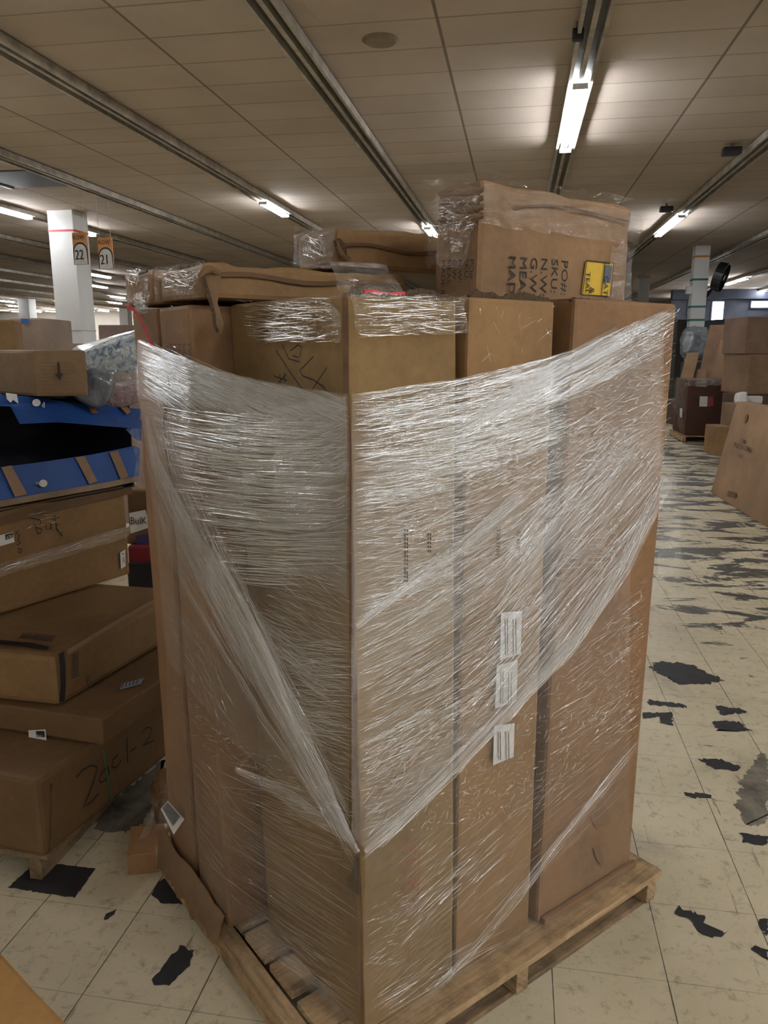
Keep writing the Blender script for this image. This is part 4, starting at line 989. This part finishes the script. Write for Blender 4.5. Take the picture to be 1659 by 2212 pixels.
strokes('barcode_print', [[f3(150, 1415 + i * 6), f3(164, 1408 + i * 6)] for i in range(9)], nR1, .007, M_ink2, g3)
strokes('red_print', [[f3(153, 1478), f3(170, 1470)], [f3(153, 1488), f3(172, 1478)], [f3(151, 1498), f3(152, 1475)]], nR1, .0035, M_redink, g3)
z3 = lambda u, v: on_z(u, v, .490 + .185 + .004)
strokes('barcode_print', [[z3(52 + i * 6, 1367 + i * .6), z3(44 + i * 6, 1379 + i * .6)] for i in range(12)], (0, 0, 1), .006, M_ink2, g3)
strokes('handling_mark', [[z3(20 + 18 * math.cos(t), 1366 + 6 * math.sin(t)) for t in [i * math.pi / 8 for i in range(17)]]], (0, 0, 1), .0025, M_redink, g3)
stp = rope('black_strap', g3, [(-40, 1386), (0, 1389), (60, 1394), (108, 1402)], lambda u, v: (z3(u, v), V((0, 0, 1))), [(0, .032), (1, .032)], M_black, lift=.001, n=10)
strokes('black_strap', [[f3(124, 1408), f3(127, 1440), f3(128, 1480), f3(125, 1515)]], nR1, .026, M_black, g3, .006)
strokes('taped_edge', [[f3(138, 1408), f3(230, 1352), f3(345, 1287)]], nR1, .018, cardboard((0.29, 0.18, 0.10)), g3, .004)

# the big carton marked Bulk
bd = W(.519, .855); bn = W(.855, -.519)      # along the face, outward normal
pb = W(-1.17, 3.41, .68)
g4 = carton('large taped carton marked Bulk in pen, left pile', W(-1.17, 3.41, .685) - bd * 1.05, bd * 1.05, -bn * .45, .415, (0.225, 0.128, 0.052), bev=.014, bulge=.012, crush=.006)
fb = lambda u, v: on_plane(u, v, pb, bn) + bn * .012
strokes('marker_writing', [[fb(u, v) for u, v in s] for s in (
    ((70, 1128), (76, 1150), (80, 1152)), ((60, 1118), (82, 1122), (84, 1130), (72, 1137), (86, 1143), (84, 1150), (76, 1153)), ((94, 1132), (96, 1144), (104, 1142), (106, 1130)), ((104, 1130), (108, 1146)), ((114, 1112), (118, 1146)), ((106, 1122), (124, 1116)), ((122, 1130), (116, 1138), (130, 1158), (128, 1148)),
    ((36, 1144), (30, 1150), (38, 1156), (34, 1164), (40, 1172), (32, 1176)), ((34, 1184), (42, 1186), (40, 1194), (34, 1190)))], bn, .0045, M_ink, g4)
sk = decal('barcode_sticker', [fb(-12, 1157), fb(24, 1148), fb(27, 1170), fb(-12, 1181)], bn, M_paper, g4, .001)
decal('number_block', [fb(6, 1154), fb(23, 1150), fb(24, 1160), fb(7, 1165)], bn, M_ink, sk, .003)
lettering('sticker_lettering', [('6782', fb(8, 1163), bd, V((0, 0, 1)), .017, .9)], M_paper, sk, .006)
sk2 = decal('barcode_sticker', [fb(255, 1193), fb(266, 1186), fb(267, 1222), fb(257, 1228)], bn, M_paper, g4, .001)
lettering('sticker_lettering', [('6 100', fb(258, 1194), dn, bd, .02, 1)], M_ink, sk2, .004)
def quadpx(f, q): return [f(*p) for p in q]
crinkle('clear_tape', g4, quadpx(fb, ((-20, 1222), (280, 1132), (280, 1158), (-20, 1250))), bn, M_tape, lift=.002, amp=.004, nu=40, nv=6, rep=(.5, 2), freq=14)
patch(g4, ((-10, 1222), (280, 1135), (280, 1150), (-10, 1240)), 34, -17, (15, 90), (1, 4), lambda u, v: (fb(u, v) - bn * .006, bn), 6)
patch(g4, ((50, 1105), (130, 1095), (125, 1145), (50, 1150)), 14, -14, (10, 40), (1, 3.4), lambda u, v: (fb(u, v) - bn * .008, bn), 12)
strokes('lid_edge', [[fb(-30, 1132), fb(60, 1108), (fb(170, 1082)), fb(280, 1058)]], bn, .03, cardboard((0.15, 0.085, 0.04)), g4, .004)

# blue open box
zq = 1.092
bb = W(-1.17, 3.41, zq) - bd * 1.0
blu = empty('blue_open_box', bb + bd * .5); ORG[blu.name] = bb + bd * .5; tag(blu, 'blue open carton with torn flaps and brown tape, dark inside', 'cardboard box')
up = V((0, 0, 1)); BH = .420; BW = 1.06; BD = .46
def pan(name, o, e1, e2, n, mat, th=.006): return slab_poly(name, [o, o + e1, o + e1 + e2, o + e2], n, th, mat, blu)
pan('bottom_panel', bb, bd * BW, -bn * BD, up, M_blueshade); pan('top_panel', bb + up * BH, bd * BW, -bn * BD, up, M_blueshade)
pan('back_panel', bb - bn * BD, bd * BW, up * BH, bn, M_blueshade); pan('side_panel', bb, -bn * BD, up * BH, bd, M_blueshade); pan('side_panel', bb + bd * BW, -bn * BD, up * BH, bd, M_blueshade)
q0 = W(-1.17, 3.41, zq)
Bp = lambda u, v, o: on_plane(u, v, q0 + bn * o, bn)
upf = [Bp(-30, 850, 0), Bp(60, 856, 0), Bp(140, 868, 0), Bp(306, 884, 0), Bp(296, 926, .10), Bp(124, 912, .11), Bp(44, 916, .11), Bp(24, 878, .06), Bp(-30, 876, .06)]
fu = slab_poly('upper_flap', upf, bn, .005, M_blue, blu); fu['label'] = 'torn blue upper flap'
lof = [Bp(-30, 1014, .02), Bp(90, 998, .02), Bp(200, 982, .02), Bp(292, 963, .02), Bp(302, 970, .02), Bp(300, 1030, .05), Bp(150, 1060, .05), Bp(-30, 1092, .05)]
flo = slab_poly('lower_flap', lof, bn, .005, M_blue, blu)
sdf = slab_poly('side_flap', [Bp(272, 928, .0), Bp(306, 905, .0), Bp(306, 955, .0), Bp(298, 952, .02)], bn, .005, M_blue, blu)
nup = (upf[4] - upf[3]).cross(upf[1] - upf[3]).normalized(); nup = nup if nup.dot(bn) > 0 else -nup
nlo = (lof[5] - lof[4]).cross(lof[1] - lof[4]).normalized(); nlo = nlo if nlo.dot(bn) > 0 else -nlo
oU = lambda u, v: on_plane(u, v, upf[3], nup); oW = lambda u, v: on_plane(u, v, lof[4], nlo)
for q in (((175, 866), (192, 869), (210, 898), (196, 897)), ((250, 874), (268, 878), (280, 893), (272, 900), (262, 890))): decal('brown_tape', quadpx(oU, q), nup, M_tapeb, fu, .012)
for q in (((0, 1010), (22, 1006), (56, 1068), (30, 1074)), ((160, 989), (180, 986), (208, 1040), (190, 1046)), ((234, 978), (252, 974), (275, 1030), (258, 1036))): decal('brown_tape', quadpx(oW, q), nlo, M_tapeb, flo, .008)
def disc(par, f, n, u, v, a, b, mat):
    decal('round_sticker', [f(u + a * math.cos(t), v + b * math.sin(t)) for t in [i * math.pi / 9 for i in range(18)]], n, mat, par, .010)
disc(fu, oU, nup, 76, 874, 9, 8, M_paper); disc(flo, oW, nlo, 90, 1045, 9, 8, M_paper)
lettering('brand_lettering', [('d', oU(86, 880), bd, up, .03, 1)], M_paper, fu, .012); lettering('brand_lettering', [('Po', oW(74, 1049), bd, up, .022, 1)], M_paper, flo, .012)
decal('torn_white_patch', [oU(10, 853), oU(34, 856), (oU(37, 876)), oU(26, 868), oU(20, 874), oU(12, 866)], nup, M_paper, fu, .010)
strokes('ragged_edge', [[oW(-30, 1094), oW(60, 1078), oW(150, 1062), oW(230, 1048), oW(296, 1034)]], nlo, .024, cardboard((0.25, 0.18, 0.12), .8, .5), flo, .008)

# cartons and bags lying on the blue box
zb1 = zq + BH + .008
c5 = W(-1.352, 3.02, zb1)
def camf(x, y): return W(x, y)
g5 = carton('small carton with a black arrow lying on the blue box', c5 + camf(0, 0), camf(.185, .055), camf(-.38, .30), .178, (0.225, 0.142, 0.075), bev=.012, bulge=.008)
n5 = V((camf(.185, .055).y, -camf(.185, .055).x, 0)).normalized()
f5 = lambda u, v: on_plane(u, v, c5, n5) + n5 * .010
decal('printed_arrow', [f5(u, v) for u, v in ((124, 782), (129, 782), (131, 806), (136, 806), (130, 822), (119, 807), (125, 806))], n5, M_ink, g5, .001)
strokes('flute_lines', [[f5(84, v), f5(162, v + 1)] for v in range(783, 850, 8)], n5, .0012, M_dirt, g5)
def pillow(label, c, a, b, h, rot, mat, name='plastic_bag', cat='bag', amp=.02, tilt=0.0, seed=0):
    bm = bmesh.new(); bmesh.ops.create_uvsphere(bm, u_segments=36, v_segments=22, radius=1)
    mt = Matrix.Translation(c) @ Matrix.Rotation(rot, 4, 'Z') @ Matrix.Rotation(tilt, 4, 'Y')
    for v in bm.verts:
        x, y, z = v.co
        f = lambda t, e: math.copysign(abs(t) ** e, t)
        p = V((f(x, .55) * a, f(y, .55) * b, f(z, .75) * h))
        p += noise.noise_vector(p * 9 + V((seed, 0, 0))) * amp
        v.co = mt @ p
    return tag(bm_obj(name, bm, mat, smooth=True), label, cat)
def floral():
    m, nt, b = newmat('floral_cloth')
    v = texco(nt)
    vo = N(nt, 'ShaderNodeTexVoronoi'); vo.inputs['Scale'].default_value = 34; nt.links.new(v, vo.inputs['Vector'])
    n = noise_tex(nt, v, 26, 5, .7, .8)
    c = ramp(nt, [(.34, (.06, .10, .15)), (.44, (.16, .22, .28)), (.52, (.42, .45, .44)), (.62, (.20, .24, .22)), (.72, (.62, .62, .60))], n)
    c2 = ramp(nt, [(.12, g(.35)), (.3, g(1))], vo.outputs['Distance'])
    nt.links.new(mixc(nt, .6, c.outputs[0], c2.outputs[0], 'MULTIPLY'), b.inputs['Base Color'])
    b.inputs['Roughness'].default_value = .35; b.inputs['Coat Weight'].default_value = .9; b.inputs['Coat Roughness'].default_value = .12
    bump(nt, b, noise_tex(nt, v, 24, 4, .6, .6), .9, .02); return m
def glossy(name, col, sc_=20):
    m, nt, b = newmat(name); v = texco(nt); n = noise_tex(nt, v, sc_, 5, .65, 1.0)
    r = ramp(nt, [(.35, tuple(c * .6 for c in col)), (.65, tuple(min(1, c * 1.5) for c in col))], n); nt.links.new(r.outputs[0], b.inputs['Base Color'])
    b.inputs['Roughness'].default_value = .3; b.inputs['Coat Weight'].default_value = .8; b.inputs['Coat Roughness'].default_value = .1
    bump(nt, b, n, .8, .02); return m
fbg = carton('blue and white floral bedding in clear bag, tilted on the left pile', at_fwd(172, 838, 3.55), W(.36, .10, .0), W(-.18, .36), V((.0, .0, .15)), floral(), name='bedding_bag', cat='bag', bev=.05, cut=.03, bulge=.03, rough=.012, top=[V((0, 0, .0)), V((0, 0, .13)), V((0, 0, .13)), V((0, 0, .03))])
crinkle('clear_bag', fbg, [at_fwd(168, 795, 3.48), at_fwd(300, 735, 3.62), at_fwd(302, 815, 3.6), at_fwd(176, 842, 3.5)], W(0, -1), lift=.01, amp=.012, nu=20, nv=12)
pillow('grey pouch wedged beside the arrow carton on the left pile', at_fwd(200, 838, 3.22), .075, .05, .075, .3, glossy('grey_pouch', (.11, .12, .14), 9), amp=.015, tilt=.5, seed=3)
pillow('pink patterned plastic bag below the floral bedding', at_fwd(268, 850, 3.45), .11, .07, .05, .4, glossy('pink_bag', (.32, .22, .21), 34), amp=.012, tilt=-.25, seed=5)
pillow('beige cloth bundle between the floral bedding and the pink bag', at_fwd(285, 828, 3.62), .12, .07, .045, .4, glossy('beige_cloth', (.33, .27, .22), 12), amp=.012, seed=9)
# things stacked beyond the Bulk carton
def bg(label, u0, u1, vt, vb, y, dep, col, yaw=0.0, name='cardboard_carton', cat='cardboard box', group=None, z0=None, tilt=0.0, **kw):
    """carton seen between u0..u1 at distance y ahead; sits at z0 (or where vb falls)"""
    a, b = at_fwd(u0, (vt + vb) / 2, y), at_fwd(u1, (vt + vb) / 2, y)
    w = (b - a); w.z = 0; wd = w.length; m = (a + b) / 2
    zt = at_fwd((u0 + u1) / 2, vt, y).z; zb = at_fwd((u0 + u1) / 2, vb, y).z if z0 is None else z0
    e1 = (Matrix.Rotation(yaw, 3, 'Z') @ w); e2 = V((-e1.y, e1.x, 0)).normalized() * dep
    o = V((m.x, m.y, zb)) - e1 / 2
    kw.setdefault('bulge', .01); kw.setdefault('bev', .012)
    return carton(label, o, e1, e2, zt - zb, col, group, name, cat, lean=V((tilt, 0, 0)), **kw), o, e1.normalized(), V((e1.y, -e1.x, 0)).normalized()
hb, o1, e1, n1 = bg('brown carton with taped paper reading Bulk, beyond the large Bulk carton', 276, 327, 1058, 1150, 4.05, .4, KRAFT_D, z0=.764)
pq = lambda u, v: on_plane(u, v, o1, n1) + n1 * .012
ps = decal('paper_sheet', [pq(281, 1107), pq(316, 1100), pq(328, 1137), pq(285, 1151)], n1, M_paper, hb, .004)
lettering('paper_writing', [('BulK', pq(284, 1130), e1, V((0, 0, 1)), .055, .85)], M_ink2, ps, .008)
h2, o2, e2_, n2 = bg('carton with purple label beneath the paper-marked carton', 272, 334, 1140, 1182, 4.05, .38, KRAFT_D, z0=.664)
decal('purple_label', [on_plane(u, v, o2, n2) + n2 * .012 for u, v in ((295, 1156), (322, 1152), (325, 1175), (297, 1180))], n2, M_purple, h2, .004)
bg('dark red carton near the floor between left pile and wrapped stack', 276, 340, 1180, 1218, 4.0, .35, M_red, z0=.566)
bg('black carton under the dark red one, between left pile and wrapped stack', 274, 345, 1217, 1245, 3.98, .35, M_black, z0=0.0)
# pieces on the floor between the piles
sc1 = carton('torn open cardboard piece on the floor left of the pallet', on_z(278, 1892, .0), W(.205, .035), W(-.04, .16), .075, (0.32, 0.175, 0.08), bev=.004, bulge=.004, name='cardboard_scrap', cat='cardboard scrap')
sc2 = carton('crumpled brown packaging lying above the cardboard piece beside the pallet', on_z(315, 1838, .0) + V((.0, .10, 0)), W(.17, .06), W(-.08, .2), .12, (0.22, 0.12, 0.055), bev=.02, bulge=.01, crush=.03, cut=.04, name='crumpled_packaging', cat='packaging')
bgp = empty('plastic_mailer', on_z(362, 1800, 0)); tag(bgp, 'crumpled clear plastic bag with barcode label hanging at pallet corner', 'plastic bag')
yq = 2.10
crinkle('film', bgp, [at_fwd(362, 1645, yq + .1), at_fwd(392, 1690, yq + .1), at_fwd(392, 1785, yq), at_fwd(340, 1800, yq)], W(-.2, -1), lift=.0, amp=.014, nu=12, nv=18)
crinkle('film', bgp, [at_fwd(338, 1738, yq), at_fwd(352, 1722, yq), at_fwd(330, 1800, yq - .03), at_fwd(310, 1812, yq - .03)], W(-.2, -1), lift=.01, amp=.02, nu=8, nv=8)
lbq = [at_fwd(347, 1748, yq - .03), at_fwd(362, 1730, yq - .03), at_fwd(398, 1770, yq - .03), at_fwd(375, 1803, yq - .03)]
lb = slab_poly('barcode_label', lbq, W(-.2, -1), .002, M_paper, bgp)
bl = lambda a, b: (lbq[0] * (1 - a) * (1 - b) + lbq[1] * a * (1 - b) + lbq[2] * a * b + lbq[3] * (1 - a) * b)
strokes('barcode_print', [[bl(.25, .05 + i * .055), bl(.98, .05 + i * .055)] for i in range(14)], W(-.2, -1), .0022, M_ink, lb, .003)
# carton corner close to the viewer
fc = on_z(150, 2212, 0.32)
fgd = (on_z(152, 2214, .32) - on_z(0, 2055, .32)).normalized()
carton('orange-brown carton corner close to the viewer at the bottom left', on_z(152, 2216, .32) - V((0, 0, .32)) + fgd * .15, -fgd * .75, V((fgd.y, -fgd.x, 0)) * .5, .32, (0.42, 0.215, 0.065), bev=.010)

# far left cartons, behind the pile
bg('film-wrapped carton at the left edge, above the blue box', -40, 30, 690, 800, 4.2, .5, KRAFT, yaw=.35, z0=0, bulge=.02)
b1, o1, e1, n1 = bg('grey-brown carton with blue tape mark on the left', 18, 88, 687, 800, 5.2, .5, (0.30, 0.22, 0.17), z0=0, tilt=.02)
decal('blue_tape', [on_plane(u, v, o1, n1) + n1 * .012 for u, v in ((49, 689), (66, 689), (66, 699), (49, 699))], n1, plain('blue_tape', (.03, .12, .34), .5), b1, .008)
bg('low wide brown carton in front of the white column', 136, 300, 742, 830, 7.5, .8, (0.22, 0.15, 0.12), z0=0, yaw=-.05)
bg('dark brown carton right of the white column, partly behind the floral bag', 216, 330, 702, 800, 9.0, .8, (0.20, 0.135, 0.11), z0=0, yaw=.05)
bg('pale carton between the blue-taped carton and the white column', 100, 137, 745, 800, 8.0, .6, (0.40, 0.33, 0.26), z0=0)
pp = at_fwd(98, 718, 6.6)
tag(box('dark_post', V((pp.x - .03, pp.y, 0)), (.06, 0, 0), (0, .06, 0), V((0.06, 0, pp.z)), plain('navy_post', (.02, .03, .06), .5)), 'dark narrow post left of the white column', 'post')
for i, (u, y) in enumerate(((60, 24), (110, 30), (150, 26), (205, 34), (250, 28), (285, 38))):
    bg('far brown load of cartons low on the left, before the white wall', u - 22, u + 24, 737 + (i % 3) * 3, 760, y, 1.0, (0.26 + .03 * (i % 3), 0.19, 0.14), z0=0, group='far loads on the left')

# ================================================================== RIGHT-HAND BACKGROUND
# dark brown carton on its pallet
d0 = W(6.0, 14.6); ex = V((1, 0, 0)); ey = V((0, 1, 0))
k_ = on_z(1478, 940, .13); d0 = V((k_.x, k_.y, 0))
zt_ = .13 + 1.02
cb_ = carton('dark brown carton with white and red labels on a pallet, right aisle', V((d0.x, d0.y, .13)), ex * 1.0, ey * 1.15, 1.02, (0.082, 0.038, 0.024), bev=.015, bulge=.012)
fd = lambda u, v: on_plane(u, v, d0, -ey) - ey * .016
fdl = lambda u, v: on_plane(u, v, d0, -ex) - ex * .016
a_ = decal('label', quadpx(fd, ((1511, 856), (1528, 856), (1527, 878), (1510, 878))), -ey, M_paper, cb_, .004); decal('red_half', quadpx(fd, ((1528, 856), (1541, 857), (1540, 877), (1527, 878))), -ey, plain('red_label', (.30, .05, .05), .5), a_, .004)
a_ = decal('label', quadpx(fdl, ((1471, 882), (1476, 882), (1476, 902), (1471, 901))), -ex, M_paper, cb_, .004)
crinkle('plastic_wrap', cb_, [V((d0.x - .03, d0.y - .02, zt_ + .02)), V((d0.x + .98, d0.y - .02, zt_ + .02)), V((d0.x + .85, d0.y - .02, zt_ - .10)), V((d0.x - .03, d0.y - .02, zt_ - .10))], -ey, M_filmR, lift=.02, amp=.05, nu=30, nv=6, freq=6)
crinkle('plastic_wrap', cb_, [V((d0.x - .02, d0.y, zt_)), V((d0.x - .02, d0.y + 1.1, zt_)), V((d0.x - .02, d0.y + 1.1, .6)), V((d0.x - .02, d0.y, .2))], -ex, M_filmB, lift=.02, amp=.04, nu=14, nv=12, freq=6)
def far_pallet(label, x, y, w, d):
    r = empty('wooden_pallet', (x + w / 2, y + d / 2, 0)); tag(r, label, 'pallet')
    for i in range(6): plank('deck_board', (x, y + i * (d - .1) / 5, .106), (w, 0, 0), (0, .1, 0), .022, M_wood, r, 60 + i)
    for i in range(3): plank('stringer', (x + i * (w - .06) / 2, y, .019), (.06, 0, 0), (0, d, 0), .0865, M_wood, r, 70 + i)
    for i in range(3): plank('bottom_board', (x, y + i * (d - .1) / 2, .001), (w, 0, 0), (0, .1, 0), .0175, M_woodd, r, 80 + i)
far_pallet('wooden pallet under the dark brown carton in the right aisle', d0.x - .04, d0.y - .06, 1.1, 1.25)
k2 = on_z(1500, 962, .1)
far_pallet('empty wooden pallet in front of the dark brown carton', k2.x + .12, k2.y - 3.4, 1.05, 2.1)
# leaning carton
q1, q2 = on_z(1535, 1064, 0), on_z(1659, 1141, 0)
ed = (q2 - q1).normalized(); Lq = 2.7
nq = V((ed.y, -ed.x, 0)); nq = nq if nq.x < 0 else -nq
lc = carton('large flat carton leaning at the right edge, printed text on it', q1, ed * Lq, -nq * .16, V((.20, 0, 1.10)) - ed * .0, (0.30, 0.185, 0.105), bev=.01, bulge=.006)
nlc = ed.cross(V((.20, 0, 1.10))).normalized(); nlc = nlc if nlc.x < 0 else -nlc
lp = lambda u, v: on_plane(u, v, q1, nlc) + nlc * .008
lettering('printed_lettering', [('MADE IN CHINA', lp(1585, 965), (lp(1640, 985) - lp(1585, 965)), V((.18, 0, 1)), .085, 1.0), ('C/NO.', lp(1600, 956), (lp(1640, 972) - lp(1600, 956)), V((.18, 0, 1)), .07, 1.), ('N.W.', lp(1596, 988), (lp(1640, 1005) - lp(1596, 988)), V((.18, 0, 1)), .07, 1.)], M_ink2, lc)
strokes('handle_slot', [[lp(1574, 1066), lp(1592, 1070)]], nlc, .06, M_dirt, lc, .004); strokes('print_block', [[lp(1611, 906), lp(1617, 902)]], nlc, .09, M_dirt, lc, .004)
bg('small low carton beside the leaning carton, on the empty pallet', 1549, 1582, 922, 960, 11.5, .45, KRAFT, z0=.13)
# tall narrow cartons and bags behind the dark carton, on a second pallet load
yb = 17.6
zb_ = .75
ldb = bg('low dark load supporting the upright narrow cartons behind the dark carton', 1466, 1574, 868, 900, yb - .1, 1.5, (0.10, 0.065, 0.045), z0=0)[0]
zl = at_fwd(1530, 868, yb - .1).z
bg('tall narrow carton standing tilted behind the dark carton, taller one', 1506, 1542, 702, 868, yb + .75, .18, (0.235, 0.135, 0.08), yaw=-.55, z0=zl, tilt=.22)
bg('tall narrow carton standing tilted behind the dark carton, shorter one', 1527, 1572, 734, 868, yb + .15, .22, (0.26, 0.155, 0.088), yaw=-.55, z0=zl, tilt=.25)
bg('short tilted carton at the left behind the dark carton', 1462, 1488, 762, 868, yb - .05, .22, (0.27, 0.165, 0.09), yaw=-.4, z0=zl, tilt=.18)
bg('little square carton between the tilted tall cartons', 1499, 1522, 797, 868, yb - .05, .12, (0.29, 0.18, 0.10), yaw=-.4, z0=zl)
bg('black sheet material standing upright beside the tilted cartons', 1584, 1608, 772, 900, yb + .2, .3, plain('black_sheet', (.03, .034, .04), .4), z0=0)
bg('dark grey load behind the tilted tall cartons', 1484, 1530, 782, 868, yb + 1.65, .5, plain('dark_grey_load', (.05, .055, .062), .5), z0=0)
pillow('grey film-wrapped bundle behind the tilted tall cartons', at_fwd(1503, 742, yb + 1.9), .34, .3, .40, .1, glossy('grey_wrap', (.20, .22, .24), 5), name='wrapped_bundle', cat='bundle', amp=.05)
# carton stacks at the right edge
yr = 13.2
bg('large carton with white label stacked at the right edge, middle of the stack', 1615, 1690, 765, 852, yr, 1.0, (0.28, 0.17, 0.10), z0=None)
bg('upper brown carton of the stack at the right edge', 1628, 1700, 684, 745, yr + .3, .9, (0.25, 0.15, 0.10), z0=None) if False else None
st_z = at_fwd(1650, 765, yr).z + .003
bg('upper brown carton of the stack at the right edge', 1612, 1695, 684, 764, yr + .05, .9, (0.235, 0.145, 0.10), z0=st_z)
st_b = at_fwd(1650, 852, yr).z - .003
bg('dark brown bottom carton of the stack at the right edge', 1603, 1695, 853, 900, yr - .05, .8, (0.11, 0.06, 0.04), z0=0, cut=.3)
bg('grey film-wrapped tall load behind the right-edge carton stack', 1575, 1610, 700, 800, 19.5, .8, glossy('film_load', (.13, .13, .15), 3), z0=0, name='wrapped_load', cat='pallet load')
bg('dark blue-grey load under the bright far panes on the right', 1545, 1588, 690, 800, 23.5, .9, plain('blue_grey_load', (.10, .11, .14), .4), z0=0, name='wrapped_load', cat='pallet load')
bg('far carton load seen just right of the wrapped stack', 1462, 1500, 690, 760, 27, 1.0, plain('dark_far_load', (.10, .09, .085), .5), z0=0, name='wrapped_load', cat='pallet load')
wp = at_fwd(1624, 863, 12.6)
tag(box('foam_roll', V((wp.x - .22, wp.y, wp.z - .07)), (.42, .1, 0), (-.02, .12, 0), V((0, 0, .12)), M_foam, bev=.05), 'white foam roll lying before the right-edge carton stack', 'foam')
pillow('crumpled white packing foam behind the leaning carton', at_fwd(1600, 862, 12.55), .10, .10, .10, .2, M_foam, name='packing_foam', cat='foam', amp=.04)
bg('carton under the white foam beside the leaning carton', 1592, 1648, 874, 930, 12.3, .6, (0.24, 0.145, 0.085), z0=0)

# ------------------------------------------------------------------ world + view
w = bpy.data.worlds.new('world'); sc.world = w; w.use_nodes = True
w.node_tree.nodes['Background'].inputs[0].default_value = (.5, .5, .5, 1); w.node_tree.nodes['Background'].inputs[1].default_value = 0.02
sc.view_settings.view_transform = 'Standard'; sc.view_settings.look = 'None'; sc.view_settings.gamma = 1.0
sc.view_settings.use_curve_mapping = False
sc.view_settings.exposure = 1.5
cyc = sc.cycles
cyc.use_denoising = True
try: cyc.denoiser = 'OPENIMAGEDENOISE'
except Exception: pass
cyc.max_bounces = 6; cyc.diffuse_bounces = 3; cyc.glossy_bounces = 2; cyc.transparent_max_bounces = 20
cyc.use_adaptive_sampling = True; cyc.adaptive_threshold = 0.08; cyc.adaptive_min_samples = 16
cyc.sample_clamp_indirect = 6.0; cyc.caustics_reflective = False; cyc.caustics_refractive = False
cyc.use_light_tree = True
